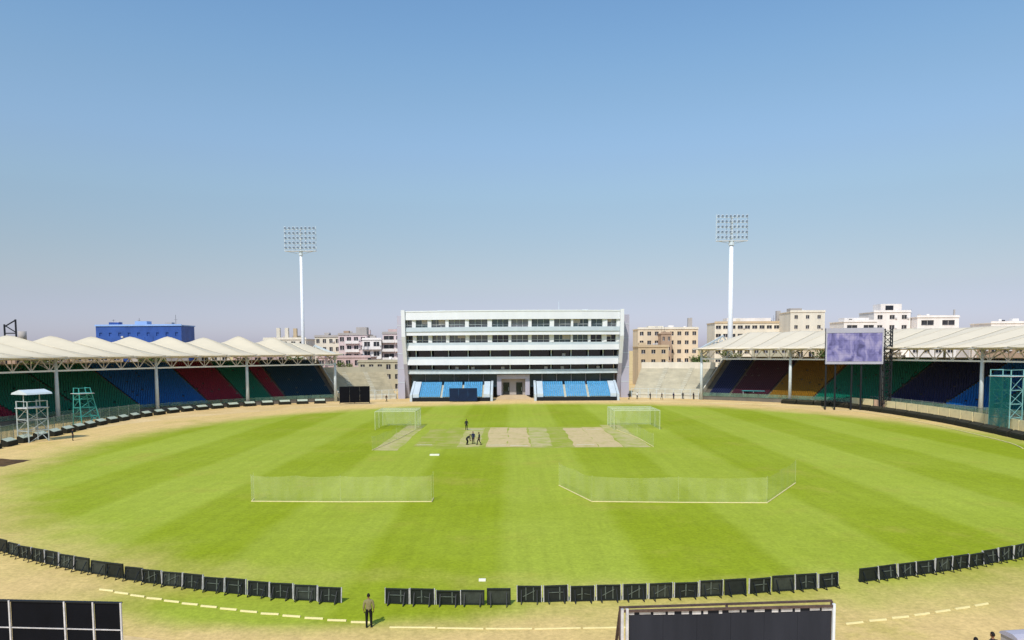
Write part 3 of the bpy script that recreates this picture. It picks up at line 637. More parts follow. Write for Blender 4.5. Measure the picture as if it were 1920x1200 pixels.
# ================================================================== FLOODLIGHTS
def floodlight(label, x, y, htop, zpole, wid, r0, r1):
    t = thing('floodlight_mast', label, 'floodlight', (x, y, 0))
    MB().tube((0, 0, 0), (0, 0, zpole), r0, r1, 16).build('mast', 'mast_white', t, True)
    MB().tube((0, 0, zpole), (0, 0, zpole+1.6), r1*1.5, r1*1.2, 12).tube((0, 0, zpole+1.6), (0, 0, htop-1), r1*.7, r1*.6, 8).build('mast_head', 'pale_steel', t)
    rows, cols_ = 5, 8; hw = wid/2; z0 = zpole+1.8; zs = (htop-z0)/rows
    mb = MB()
    for i in range(rows): mb.bar((-hw, -.5, z0+zs*(i+.45)-.35), (hw, -.5, z0+zs*(i+.45)-.35), .12)
    for xx in (-hw, -hw/3, hw/3, hw): mb.bar((xx, -.3, z0-.3), (xx, -.3, htop-.2), .14)
    mb.bar((-hw, -.3, z0-.3), (0, -.2, z0-1.4), .14); mb.bar((hw, -.3, z0-.3), (0, -.2, z0-1.4), .14)
    mb.build('lamp_frame', 'pale_steel', t)
    MB().box(-hw, hw, -.9, .5, z0-.45, z0-.37).build('gantry', 'white_paint', t)
    lm = MB(); lm.tube((0, -.75, 0), (0, -.2, .12), .42, .22, 10); lme = lm.mesh('lamp', 'mast_white', True)
    gl = MB(); gl.tube((0, -.80, -.012), (0, -.76, -.003), .37, .37, 10); gme = gl.mesh('lens', 'lamp_glass')
    for i in range(rows):
        for j in range(cols_):
            o = link('lamp', lme, t); o.location = (-hw+.5+(wid-1)*j/(cols_-1), -.3, z0+zs*(i+.45)); link('lens', gme, o)
floodlight('slim white floodlight mast behind the far end of the left stand', -67.2, 238, 53.2, 43.8, 10.0, .62, .42)
floodlight('thick white floodlight mast behind the right stand', 70.4, 238, 56.2, 46.2, 10.0, .95, .62)

# ================================================================== GREAT SCREEN
t = thing('video_screen', 'large video screen with lavender picture on black posts before the right stand', 'screen', (73.2, 157.6, 0), -R(12))
MB().box(-5.75, 5.75, .0, .9, 9.9, 17.6).build('cabinet', 'dark_steel', t)
sc = MB().box(-5.45, 5.45, -.06, -.003, 10.5, 16.5).build('screen_face', 'screen', t)
MB().box(-5.75, 5.75, -.12, -.003, 16.55, 17.6).box(-5.75, -5.46, -.1, -.003, 9.9, 16.54).box(5.46, 5.75, -.1, -.003, 9.9, 16.54).box(-5.45, 5.45, -.1, -.003, 9.9, 10.45).build('screen_frame', 'grey_clad', t)
for x in (-5.5, -3.6, -.3, 1.6, 5.4): MB().bar((x, .45, 0), (x, .45, 9.9), .3).build('post', 'dark_steel', t)
mb = MB()
for x, y in ((5.95, -.2), (7.4, -.2), (5.95, 1.2), (7.4, 1.2)): mb.bar((x, y, 0), (x, y, 17.4), .2)
for k in range(12):
    z = k*1.45; mb.bar((5.95, -.2, z), (7.4, -.2, z+1.45), .12).bar((5.95, 1.2, z+1.45), (7.4, 1.2, z), .12).bar((5.95, -.2, z), (7.4, -.2, z), .12).bar((7.4, -.2, z), (7.4, 1.2, z+1.4), .1)
mb.build('lattice_tower', 'dark_steel', t)

# ================================================================== SCAFFOLD TOWERS
def scaffold(label, x, y, rz, wd, dp, lv, m, canopy=None, lean=0.0, meshm=None, zc=None):
    t = thing('scaffold_tower', label, 'scaffold', (x, y, 0), rz); h = lv[-1]; a, b = wd/2, dp/2
    for sx in (-1, 1):
        for sy in (-1, 1):
            MB().tube((sx*a, sy*b, 0), (sx*a*(1-lean)-lean*a, sy*b*(1-lean), h+1.0), .09, .09, 6).build('leg', m, t)
    def cr(sx, sy, z): f = z/(h+1.0); return (sx*a*(1-lean*f)-lean*a*f, sy*b*(1-lean*f), z)
    zl = 0
    for z in lv:
        br = MB()
        for (p, q) in (((-1, -1), (1, -1)), ((1, -1), (1, 1)), ((1, 1), (-1, 1)), ((-1, 1), (-1, -1))):
            br.tube(cr(*p, z), cr(*q, z), .06, .06, 6); br.tube(cr(*p, zl), cr(*q, z), .045, .045, 5)
        br.build('brace', m, t); zl = z
    hf = h/(h+1.0); wx = a*(1-lean*hf); cxx = -lean*a*hf
    MB().box(cxx-wx-.2, cxx+wx+.2, -b-.15, b+.15, h-.11, h-.02).build('platform', 'white_worn', t)
    rl = MB()
    for (p, q) in (((-1, -1), (1, -1)), ((1, -1), (1, 1)), ((-1, 1), (-1, -1))): rl.tube(cr(*p, h+.95), cr(*q, h+.95), .05, .05, 5)
    rl.build('guard_rail', m, t)
    if canopy:
        zc = zc or h+2.0
        for sx in (-1, 1): MB().tube((sx*a*.8, 0, h), (sx*a*.8, 0, zc), .07, .07, 6).build('canopy_post', m, t)
        MB().prism([(-b-.6, zc), (b+.6, zc), (b+.4, zc+.25), (0, zc+.7), (-b-.4, zc+.25)], -a-.35, a+.5).build('canopy', canopy, t)
    if meshm: MB().box(-a*.95, a*.95, -b-.16, -b-.12, .2, h-.2).build('netting', meshm, t)
    return t
scaffold('white scaffold camera tower with white canopy at the near end of the left stand', -72.6, 111, R(65), 3.0, 2.6, (1.7, 3.4, 5.2), 'fence_pale', 'pale_steel')
scaffold('pale teal scaffold tower leaning inwards before the green seats', -79.4, 137, R(60), 3.6, 2.8, (1.6, 3.2, 4.8, 5.9), 'teal_paint', lean=.42)
scaffold('tall teal netted scaffold tower before the right stand', 79.4, 118.0, -R(70), 3.4, 2.8, (2.1, 4.3, 6.5, 8.8), 'teal_pale', meshm='mesh_teal')

# ================================================================== FAR BOUNDARY BOARDS, PANELS, FENCES
LP = [(-71.8, 101.8), (-72.4, 106.5), (-73, 112.8), (-73.8, 121.4), (-75.4, 134.4), (-75.8, 145.6), (-75.2, 155.1), (-72.6, 165.0), (-68.4, 173.5), (-62.6, 180.5), (-54.0, 185.6), (-45, 188)]
RP = [(66.4, 176.6), (73.0, 167.0), (76.2, 149.7), (76.4, 131.0), (75, 117.3), (72.9, 103.7), (70.5, 97)]
def pad_mesh(L_, tm, sh=.15):
    t = MB().prism([(.0, .0), (.95, .0), (.95, 1.0), (.85, 1.05), (.0, .62)], -L_/2, L_/2)
    top = MB().prism([(.12, .72), (.86, 1.08), (.86, 1.16), (.12, .79)], -L_/2+sh, L_/2-sh)
    return t.mesh('front_panel', 'pad_dark'), top.mesh('top_pad', tm)
pm = pad_mesh(2.9, 'pad_pale', .2);
lp = path_sample(LP, 4.25)
for k, (x, y, h) in enumerate(lp):
    o = thing('boundary_pad', 'pale topped dark wedge on the left boundary, %s from the camera' % ORD[k], 'boundary pad', (x, y, 0), h+random.uniform(-.05, .05), 'wedge pads along the left boundary')
    link('front_panel', pm[0], o); link('top_pad', pm[1], o)
pm2 = pad_mesh(3.9, 'pad_olive', .05)
rp = path_sample(RP, 4.25)
for k, (x, y, h) in enumerate(rp):
    o = thing('boundary_pad', 'dark wedge on the right boundary, %s from the far end' % ORD[k], 'boundary pad', (x, y, 0), h+math.pi*0+random.uniform(-.04, .04), 'wedge pads along the right boundary')
    link('front_panel', pm2[0], o); link('top_pad', pm2[1], o)
rr_ = path_sample([(30, 186), (48, 182.5), (60, 174)]+[(x-3.4, y-1.2) for x, y in RP[1:]], 2.2); mb = MB()
for (x, y, h), (x2, y2, h2) in zip(rr_, rr_[1:]): mb.tube((x, y, .09), (x2, y2, .06), .06, .06, 6)
tag(mb.build('boundary_rope', 'foam_white'), 'pale boundary rope curving along the right side of the field', 'rope')
cp = path_sample(RP, 3.5, off=4.2, start=14)
ca, cb = MB().box(-1.65, 1.65, 0, .12, .1, 2.1).mesh('panel', 'panel_cream'), MB().box(-1.65, 1.65, 0, .12, .1, 2.1).mesh('panel', 'panel_pink')
cf = MB().bar((-1.4, .2, 0), (-1.4, .2, 1.6), .08).bar((1.4, .2, 0), (1.4, .2, 1.6), .08).mesh('post', 'dark_steel')
for k, (x, y, h) in enumerate(cp):
    pk = k == 2
    o = thing('hoarding_panel', ('pinkish hoarding panel among cream ones below the right stand' if pk else 'plain cream hoarding panel below the right stand, %s from the big screen' % ORD[k]), 'hoarding', (x, y, 0), h, 'cream hoarding panels below the right stand')
    link('panel', cb if pk else ca, o); link('post', cf, o)
def fence(label, pts, off, hgt, step, m, start=0, maxn=999):
    ss = path_sample(pts, step, off, start)[:maxn]; o0 = Vector((ss[0][0], ss[0][1], 0)); t = thing('mesh_fence', label, 'fence', o0)
    pmsh = MB().tube((0, 0, 0), (0, 0, hgt+.15), .045, .045, 6).mesh('post', 'fence_grey')
    for i, (x, y, h) in enumerate(ss):
        o = link('post', pmsh, t); o.location = Vector((x, y, 0))-o0
        if i+1 < len(ss):
            a, b = o.location, Vector((ss[i+1][0], ss[i+1][1], 0))-o0
            MB().bar(a+Vector((0, 0, hgt/2+.05)), b+Vector((0, 0, hgt/2+.05)), .02, hgt-.1).build('mesh_panel', m, t)
            MB().tube(a+Vector((0, 0, hgt)), b+Vector((0, 0, hgt)), .035, .035, 6).build('rail', 'fence_grey', t)
fence('grey green mesh fence below the left stand', LP, 4.6, 2.3, 3.2, 'mesh_green', 0, 18)
fence('pale mesh fence behind the cream hoardings of the right stand', RP, 8.0, 2.4, 3.2, 'mesh_green', 10)
# far straight fence and low wall between stand ends and pavilion
t = thing('dugout', 'teal roofed players dugout by the far end of the right stand', 'dugout', (62.2, 189, 0), -R(25))
MB().box(-2.6, 2.6, .9, 1.0, 0, 2.2).build('back_wall', 'teal_canvas', t); MB().prism([(-1.1, 2.45), (1.1, 2.2), (1.1, 2.32), (-1.1, 2.6)], -2.8, 2.8).build('roof', 'teal_canvas', t)
for x in (-2.5, 0, 2.5): MB().tube((x, -.9, 0), (x, -.9, 2.45), .06).build('post', 'pale_steel', t)
MB().box(-2.3, 2.3, .2, .7, .4, .48).box(-2.2, -2.0, .3, .6, 0, .4).box(2.0, 2.2, .3, .6, 0, .4).build('bench', 'dark_steel', t)
# far sight screens
def sight_screen(label, x, y, wd, z0, z1, m, rz=0, name='sight_screen'):
    t = thing(name, label, 'sight screen', (x, y, 0), rz); hw = wd/2
    k = max(2, int(wd/1.9))
    for i in range(k): MB().box(-hw+i*wd/k+.01, -hw+(i+1)*wd/k-.01, 0, .08, z0, z1).build('panel', m, t)
    MB().bar((-hw, .12, z1), (hw, .12, z1), .1).bar((-hw, .12, z0), (hw, .12, z0), .1).build('rail', 'dark_steel', t)
    for s in (-1, 0, 1):
        MB().bar((s*(hw-.1), .15, .15), (s*(hw-.1), .15, z1), .1).bar((s*(hw-.1), .15, z1*.8), (s*(hw-.1), 1.6, .15), .08).bar((s*(hw-.1), -.3, .2), (s*(hw-.1), 1.7, .2), .1).build('strut', 'dark_steel', t)
        MB().tube((s*(hw-.1)-.06, 1.5, .2), (s*(hw-.1)+.06, 1.5, .2), .2, .2, 12).build('wheel', 'dark_steel', t)
sight_screen('black sight screen by the end column of the left stand', -39.6, 185, 7.5, .4, 4.4, 'black_cloth', R(14))
sight_screen('dark navy sight screen in front of the pavilion seats', -12.6, 190.2, 7.2, .2, 3.5, 'navy_cloth')

# ================================================================== PRACTICE NETS
def net_cage(label, x0, x1, y0, y1, h, gable):
    cx, cy = (x0+x1)/2, (y0+y1)/2; t = thing('batting_cage', label, 'practice net', (cx, cy, 0)); a, b = (x1-x0)/2, (y1-y0)/2
    for sx in (-1, 1):
        for sy in (-1, 0, 1): MB().tube((sx*a, sy*b, 0), (sx*a, sy*b, h), .045, .045, 6).build('post', 'net_pole', t)
    rl = MB()
    for sy in (-1, 0, 1): rl.tube((-a, sy*b, h), (a, sy*b, h), .045, .045, 6)
    for sx in (-1, 1): rl.tube((sx*a, -b, h), (sx*a, b, h), .045, .045, 6)
    rl.build('top_rail', 'net_pole', t)
    MB().box(-a, a, b-.01, b+.01, .03, h-.03).build('net_panel', 'net_white', t)
    for sx in (-1, 1): MB().box(sx*a-.01, sx*a+.01, -b, b-.02, .03, h-.03).build('net_panel', 'net_white', t)
    MB().box(-a+.02, a-.02, -b, b-.02, h+.05, h+.07).build('net_panel', 'net_white', t)
    return t
net_cage('white framed net cage at the left end of the wicket square', -23.2, -16.4, 124, 131.5, 3.1, -1)
net_cage('white framed net cage at the right end of the wicket square', 17.0, 24.6, 122, 130.5, 3.2, 1)
def net_line(label, pts, h, m='net_low', post=True, name='practice_net'):
    o0 = Vector((pts[0][0], pts[0][1], 0)); t = thing(name, label, 'practice net', o0)
    for i, (x, y) in enumerate(pts):
        p = Vector((x, y, 0))-o0
        MB().tube(p, p+Vector((0, 0, h+.1)), .03, .03, 6).build('post', 'net_low', t)
        if i+1 < len(pts):
            q = Vector((pts[i+1][0], pts[i+1][1], 0))-o0; L_ = (q-p).length; n = max(1, int(L_/4)); mb = MB(); vs = []
            k = n*6
            for j in range(k+1):
                f = j/k; c = p.lerp(q, f); sag = .12*math.sin(math.pi*((f*n) % 1)); vs += [c+Vector((0, 0, .05)), c+Vector((0, 0, h-sag))]
            mb.add(vs, [(2*j, 2*j+2, 2*j+3, 2*j+1) for j in range(k)]).build('net_panel', m, t)
            MB().tube(p+Vector((0, 0, .05)), q+Vector((0, 0, .05)), .055, .055, 6).build('foot_rope', 'foam_white', t)
net_line('low pale practice net left of centre on the grass', [(-23.6, 66.4), (-23.4, 65.2), (-15.3, 64.7), (-7.2, 64.6), (-7.2, 66.2)], 2.4)
net_line('low pale practice net right of centre with ends folded back', [(4.6, 72), (7.0, 64.2), (14.5, 63.6), (22.1, 63.2), (28.2, 72.6)], 2.3)
net_line('slanting pale net beside the left practice strip', [(-18.9, 98.6), (-17.4, 110), (-16.4, 123.6)], 1.9, 'net_white')
net_line('slanting pale net beside the right practice strip', [(19.4, 100.4), (19.0, 111), (17.4, 121.6)], 1.9, 'net_white')

# ================================================================== NEAR BOUNDARY BOARDS (seen from behind)
BW, BH = 1.26, .86
bp = MB().box(-BW/2, BW/2, 0, .05, .04, BH).mesh('panel', 'black_board'); bp2 = MB().box(-BW/2, BW/2, 0, .05, .04, BH).mesh('panel', 'grey_board')
bf = MB(); bf.box(-BW/2, BW/2, -.05, -.002, BH-.07, BH).box(-BW/2, BW/2, -.05, -.002, .04, .11).box(-BW/2, -BW/2+.06, -.05, -.002, .112, BH-.072).box(BW/2-.06, BW/2, -.05, -.002, .112, BH-.072); bf = bf.mesh('frame', 'black_board')
bb = [MB().bar((-.28, -.03, .38), (.02, -.03, .44), .03).bar((.1, -.03, .44), (.42, -.03, .37), .03).box(-.06, .0, -.05, -.004, .12, .78).mesh('brace', 'board_frame'),
      MB().bar((-.4, -.03, .5), (.4, -.03, .5), .04).box(.18, .24, -.05, -.006, .12, .78).mesh('brace', 'board_frame'),
      MB().bar((-.34, -.03, .3), (.3, -.03, .62), .035).box(-.2, -.15, -.05, -.006, .12, .78).box(.2, .25, -.05, -.006, .12, .78).mesh('brace', 'board_frame')]
be = MB().box(BW/2+.003, BW/2+.045, -.02, .06, .02, BH+.01).mesh('edge_strip', 'white_worn')
be2 = MB().box(-BW/2-.04, -BW/2-.003, -.02, .06, .02, BH+.01).mesh('edge_strip', 'white_worn')
bs = MB().bar((0, -.04, BH*.75), (0, -.42, .02), .035).bar((0, -.02, .03), (0, -.44, .03), .04).mesh('stay', 'dark_steel')
def board(phi, label, r=74.4):
    p = Vector((r*math.sin(R(phi)), CY-r*math.cos(R(phi)), 0))
    o = thing('boundary_board', label, 'boundary board', p, R(phi)+random.uniform(-.06, .06), 'black boards along the near boundary')
    o.rotation_euler.x = random.uniform(-.13, .05); s = random.uniform(.92, 1.05); o.scale = (1, 1, s)
    link('panel', bp if random.random() < .72 else bp2, o); link('frame', bf, o)
    if random.random() < .85: link('brace', random.choice(bb), o); link('edge_strip', be, o); link('edge_strip', be2, o)
    for x in (-.42, .42): q = link('stay', bs, o); q.location = (x, 0, 0)
P1 = 1.09
for k in range(19):
    phi = -7.55-P1*k-(.004*k*k); board(phi, 'black boundary board, %s to the left from the gap where the man stands' % ORD[k], 75.0-k*.13)
for k, x in enumerate((733, 783, 834, 881, 932)):
    phi = math.degrees(math.asin((x-960)/1380*37.6/74.9)); board(phi, 'black boundary board, %s to the right from the gap where the man stands' % ORD[k], 74.9)
for k in range(13):
    board(.66+1.095*k, 'black boundary board, %s from the left in the long middle row behind the grey screen' % ORD[k], 74.5)
for k in range(10):
    board(16.05+1.09*k, 'black boundary board, %s from the gap in the row at the right edge' % ORD[k], 74.2)
# white foam cushions marking the rope
fm = MB().prism([(-.07, 0), (.07, 0), (.02, .08), (-.02, .08)], -.48, .48).mesh('boundary_cushion', 'foam_white')
fl = MB().prism([(-.05, 0), (.05, 0), (.02, .06), (-.02, .06)], -1.12, 1.12).mesh('boundary_cushion', 'foam_white')
def cushion(phi, r, me, label):
    o = link('boundary_cushion', me); o.location = (r*math.sin(R(phi)), CY-r*math.cos(R(phi)), .01); o.rotation_euler = (0, 0, R(phi)+random.uniform(-.05, .05)); tag(o, label, 'cushion', 'foam cushions along the near boundary')
for k in range(14): cushion(-5.6-.93*k, 77.7-k*.15, fm, 'cream foam boundary cushion, %s to the left of the man in black trousers' % ORD[k])
for k in range(5): cushion(-3.6+1.72*k, 78.2+.04*k, fl, 'cream foam boundary cushion, %s to the right of the man in black trousers' % ORD[k])
for k in range(7): cushion(12.1+.98*k, 79.6-k*.06, fm, 'cream foam boundary cushion, %s to the right of the grey sight screen' % ORD[k])

# ================================================================== FOREGROUND SCREENS
t = thing('sight_screen', 'large charcoal sight screen with worn white frame in the foreground', 'sight screen', (7.54, 25.2, 0), R(3))
hw = 3.8
for i in range(6): MB().box(-hw+.28+i*(2*hw-.4)/6+.004, -hw+.28+(i+1)*(2*hw-.4)/6-.004, 0, .05, .6, 4.36).build('panel', 'grey_cloth', t)
MB().box(-hw, hw, -.1, -.02, 4.38, 4.46).build('top_rail', 'rust_steel', t)
mb = MB()
for i in range(16):
    x = -hw+.2+i*.46+random.uniform(-.1, .1); mb.box(x, x+random.uniform(.1, .42), -.03, -.004, 4.28-random.uniform(0, .06), 4.375)
mb.build('torn_tape', 'white_worn', t)
for x in (-hw+.03, -hw+.2, hw-.05): MB().bar((x, -.06, 0), (x, -.06, 4.5), .09).build('post', 'white_worn' if x < 0 else 'white_paint', t)
for x in (-hw, 0, hw): MB().bar((x, .2, 4.3), (x, 2.2, .1), .09).bar((x, -.4, .08), (x, 2.3, .08), .12).bar((x, .2, 0), (x, .2, 4.5), .07).build('strut', 'rust_steel', t)
MB().bar((-hw, .2, 4.46), (hw, .2, 4.52), .07).build('rear_rail', 'rust_steel', t)
t = thing('sight_screen', 'black screen with white grid frame at the bottom left corner', 'sight screen', (-17.6, 26.2, 0), -R(4.5))
xs_ = [-3.4, -2.0, -.75, 1.36, 2.45, 3.5]
for a, b in zip(xs_, xs_[1:]):
    for z0, z1 in ((.5, 3.46), (3.5, 4.44)): MB().box(a+.03, b-.03, 0, .05, z0, z1).build('panel', 'black_cloth', t)
for x in xs_: MB().bar((x, -.04, 0), (x, -.04, 4.5), .055).build('post', 'white_worn', t)
MB().box(-3.4, 3.5, -.03, .04, 3.463, 3.498).build('rail', 'white_worn', t); MB().box(-3.4, 3.5, -.04, .08, 4.445, 4.5).build('top_rail', 'dark_steel', t)
for x in (-3.0, 0, 1.6): MB().bar((x, .1, 4.2), (x, 2.0, .1), .09).bar((x, -.3, .08), (x, 2.1, .08), .12).build('strut', 'dark_steel', t)

# ================================================================== PEOPLE
def person_mesh(pose):
    """skeleton -> skin modifier -> one continuous mesh; returns body, shirt, trousers, shoes, hair meshes"""
    J = {'pel': (0, 0, .94), 'sp': (0, -.01, 1.12), 'ch': (0, -.01, 1.32), 'nk': (0, 0, 1.48), 'hd': (0, .01, 1.56)}
    if pose == 'stand':
        J.update(hl=(-.1, 0, .9), kl=(-.11, .03, .5), al=(-.12, -.02, .09), tl=(-.13, .14, .04), hr=(.1, 0, .9), kr=(.11, .03, .5), ar=(.12, -.02, .09), tr=(.13, .14, .04),
                 sl=(-.19, -.01, 1.4), el=(-.25, -.03, 1.12), wl=(-.25, .06, .88), sr=(.19, -.01, 1.4), er=(.25, -.03, 1.12), wr=(.25, .06, .88))
    elif pose == 'walk':
        J.update(hl=(-.1, 0, .9), kl=(-.1, .2, .52), al=(-.1, .24, .1), tl=(-.1, .4, .07), hr=(.1, 0, .9), kr=(.1, -.02, .5), ar=(.1, -.26, .13), tr=(.1, -.12, .04),
                 sl=(-.19, -.01, 1.4), el=(-.25, -.14, 1.14), wl=(-.24, -.12, .9), sr=(.19, -.01, 1.4), er=(.25, .08, 1.13), wr=(.22, .26, .95))
    elif pose == 'bend':
        J.update(pel=(0, -.12, .88), sp=(0, .0, 1.0), ch=(0, .2, 1.12), nk=(0, .36, 1.2), hd=(0, .44, 1.24),
                 hl=(-.1, -.1, .84), kl=(-.12, .08, .48), al=(-.13, -.05, .09), tl=(-.14, .11, .04), hr=(.1, -.1, .84), kr=(.12, .08, .48), ar=(.13, -.05, .09), tr=(.14, .11, .04),
                 sl=(-.19, .28, 1.14), el=(-.2, .36, .86), wl=(-.14, .45, .64), sr=(.19, .28, 1.14), er=(.2, .36, .86), wr=(.14, .45, .64))
    rad = dict(pel=.145, sp=.13, ch=.15, nk=.058, hd=.062, hl=.1, hr=.1, kl=.062, kr=.062, al=.042, ar=.042, tl=.035, tr=.035, sl=.062, sr=.062, el=.044, er=.044, wl=.03, wr=.03)
    bones = [('pel', 'sp'), ('sp', 'ch'), ('ch', 'nk'), ('nk', 'hd'), ('pel', 'hl'), ('hl', 'kl'), ('kl', 'al'), ('al', 'tl'), ('pel', 'hr'), ('hr', 'kr'), ('kr', 'ar'), ('ar', 'tr'), ('ch', 'sl'), ('sl', 'el'), ('el', 'wl'), ('ch', 'sr'), ('sr', 'er'), ('er', 'wr')]
    def skin(names, bl, grow, root, extra=(), m='skin'):
        idx = {}; vs = []; rr = []; es = []
        for nme in names: idx[nme] = len(vs); vs.append(J[nme]); rr.append(rad[nme]*grow)
        es = [(idx[a], idx[b]) for a, b in bl if a in idx and b in idx]
        for (src, chain) in extra:
            prev = idx[src]
            for p, r_ in chain: vs.append(p); rr.append(r_); es.append((prev, len(vs)-1)); prev = len(vs)-1
        me = bpy.data.meshes.new('tmp'); me.from_pydata(vs, es, []); o = bpy.data.objects.new('tmp', me); col.objects.link(o)
        mo = o.modifiers.new('s', 'SKIN'); mo.branch_smoothing = .3
        for i, sv in enumerate(me.skin_vertices[0].data): sv.radius = (rr[i], rr[i]*(.78 if rr[i] > .12 else 1)); sv.use_root = (i == idx[root])
        o.modifiers.new('u', 'SUBSURF').levels = 1; o.modifiers['u'].render_levels = 1
        dg = bpy.context.evaluated_depsgraph_get(); out = bpy.data.meshes.new_from_object(o.evaluated_get(dg)); bpy.data.objects.remove(o)
        out.materials.clear(); out.materials.append(M[m]); out.polygons.foreach_set('use_smooth', [True]*len(out.polygons)); return out
    # hands: palm, four fingers of unequal length and a thumb off the side
    ex = []
    for wr_, el_, s in (('wl', 'el', -1), ('wr', 'er', 1)):
        W = Vector(J[wr_]); d = (W-Vector(J[el_])).normalized(); side = Vector((0, 1, 0))-d*d.y; side = side.normalized() if side.length > .1 else Vector((0, 0, 1)); inn = Vector((-s, 0, 0))
        for q, (o_, l_) in enumerate(((.030, .075), (.010, .085), (-.010, .078), (-.030, .062))):
            b0 = W+d*.085+side*o_; ex.append((wr_, [(tuple(W+d*.05+side*o_*.7), .014), (tuple(b0), .010), (tuple(b0+d*l_*.55+inn*.012), .009), (tuple(b0+d*l_*.9+inn*.035), .007)]))
        ex.append((wr_, [(tuple(W+d*.03+side*.035), .012), (tuple(W+d*.07+side*.06+inn*.01), .010), (tuple(W+d*.10+side*.062+inn*.02), .008)]))
    body = skin(list(J), bones, 1.0, 'pel', ex)
    body0 = body.copy()
    # head joined into the body mesh: egg with chin, nose, brow and ears
    bm = bmesh.new(); bm.from_mesh(body); hb = bmesh.new(); bmesh.ops.create_uvsphere(hb, u_segments=16, v_segments=12, radius=1)
    for v in hb.verts:
        x, y, z = v.co; wx = .078*(1-.22*max(0, -z)); v.co = (x*wx, y*.098+(.012 if z < 0 and y > 0 else 0), z*.12)
        if y > .8 and abs(x) < .35 and -.35 < z < .1: v.co.y += .022
        if abs(x) > .9 and abs(z) < .3: v.co.x *= 1.14
    hc = Vector(J['hd'])+Vector((0, .02, .085)); tilt = Matrix.Rotation(-.7 if pose == 'bend' else -.08, 4, 'X')
    for v in hb.verts: v.co = tilt @ v.co+hc
    tmp = bpy.data.meshes.new('h'); hb.to_mesh(tmp); hb.free(); bm.from_mesh(tmp); bm.to_mesh(body); bm.free(); bpy.data.meshes.remove(tmp)
    body.polygons.foreach_set('use_smooth', [True]*len(body.polygons)); body.name = 'body'
    hb = bmesh.new(); bmesh.ops.create_uvsphere(hb, u_segments=16, v_segments=12, radius=1)
    bmesh.ops.delete(hb, geom=[v for v in hb.verts if v.co.z < -.35 or (v.co.y > .35 and v.co.z < .42)], context='VERTS')
    for v in hb.verts: v.co = tilt @ Vector((v.co.x*.085, v.co.y*.106, v.co.z*.13))+hc
    hair = bpy.data.meshes.new('hair'); hb.to_mesh(hair); hb.free(); hair.materials.append(M['hair'])
    def clothe(keep, off, m):
        bm = bmesh.new(); bm.from_mesh(body0); bm.normal_update(); drop = []
        for f in bm.faces:
            c = f.calc_center_median(); best = None
            for a_, b_ in bones:
                A, B = Vector(J[a_]), Vector(J[b_]); ab = B-A; t_ = max(0, min(1, (c-A).dot(ab)/ab.length_squared)); dd = (c-(A+ab*t_)).length/(rad[a_]+(rad[b_]-rad[a_])*t_)
                if best is None or dd < best[0]: best = (dd, (a_, b_))
            hand = min((c-Vector(J['wl'])).length, (c-Vector(J['wr'])).length) < .13
            if best[1] not in keep or hand: drop.append(f)
        bmesh.ops.delete(bm, geom=drop, context='FACES')
        for v in bm.verts: v.co += v.normal*off
        me = bpy.data.meshes.new('cloth'); bm.to_mesh(me); bm.free(); me.materials.append(M[m]); me.polygons.foreach_set('use_smooth', [True]*len(me.polygons)); return me
    shirt = lambda m: clothe({('pel', 'sp'), ('sp', 'ch'), ('ch', 'nk'), ('ch', 'sl'), ('sl', 'el'), ('ch', 'sr'), ('sr', 'er'), ('el', 'wl'), ('er', 'wr')}, .016, m)
    trou = lambda m: clothe({('pel', 'hl'), ('pel', 'hr'), ('hl', 'kl'), ('hr', 'kr'), ('kl', 'al'), ('kr', 'ar'), ('pel', 'sp')}, .011, m)
    sh = MB()
    for a_, t_ in (('al', 'tl'), ('ar', 'tr')):
        A, T = Vector(J[a_]), Vector(J[t_]); f = (T-A); f.z = 0; f.normalize(); ang = math.atan2(-f.x, f.y); mt = Matrix.Translation(Vector((A.x, A.y, min(A.z, T.z)-.04))) @ Matrix.Rotation(ang, 4, 'Z')
        pr = [(-.07, 0), (.19, 0), (.2, .04), (.14, .075), (.05, .11), (-.06, .11)]; n = len(pr)
        vs = [mt @ Vector((x, y, z)) for x in (-.045, .045) for y, z in pr]; sh.add(vs, [(i, (i+1) % n, n+(i+1) % n, n+i) for i in range(n)]+[tuple(range(n-1, -1, -1)), tuple(range(n, 2*n))])
    return body, shirt, trou, sh.mesh('shoes', 'shoe'), hair
POSES = {p: person_mesh(p) for p in ('stand', 'walk', 'bend')}
cache = {}
def person(label, x, y, rz, pose, shirt, trousers='trouser_black', group=None, s=1.0):
    b, sf, tf, sh, hr = POSES[pose]
    for kk, ff, mm in (('s', sf, shirt), ('t', tf, trousers)):
        if (pose, kk, mm) not in cache: cache[(pose, kk, mm)] = ff(mm)
    o = link('person', b); o.location = (x, y, 0); o.rotation_euler = (0, 0, rz); o.scale = (s, s, s); tag(o, label, 'person', group)
    link('shirt', cache[(pose, 's', shirt)], o); link('trousers', cache[(pose, 't', trousers)], o); link('shoes', sh, o); link('hair', hr, o)
    return o
person('person in khaki shirt and black trousers standing in the gap between the near boards', -7.05, 35.1, R(10), 'stand', 'shirt_khaki', s=.95)
person('person in dark clothes standing by the left boundary pads', -67.2, 111.9, R(-60), 'stand', 'shirt_dark', s=1.04)
person('person in dark clothes bending over the pitch, left one of the group', -6.4, 104.0, R(-60), 'bend', 'shirt_dark', s=1.03)
person('person in navy shirt standing in the group on the pitch', -5.6, 104.8, R(160), 'stand', 'shirt_navy', s=1.03)
person('person in dark clothes walking across the pitch, right one of the group', -4.7, 103.8, R(75), 'walk', 'shirt_dark', s=1.03)
person('lone person in dark clothes on the far side of the wicket square', -7.7, 123.4, R(180), 'stand', 'shirt_dark', s=1.03)
person('person in brown shirt at the bottom right edge, left of the pair', 18.95, 29.2, R(-20), 'bend', 'shirt_brown', s=1.05)
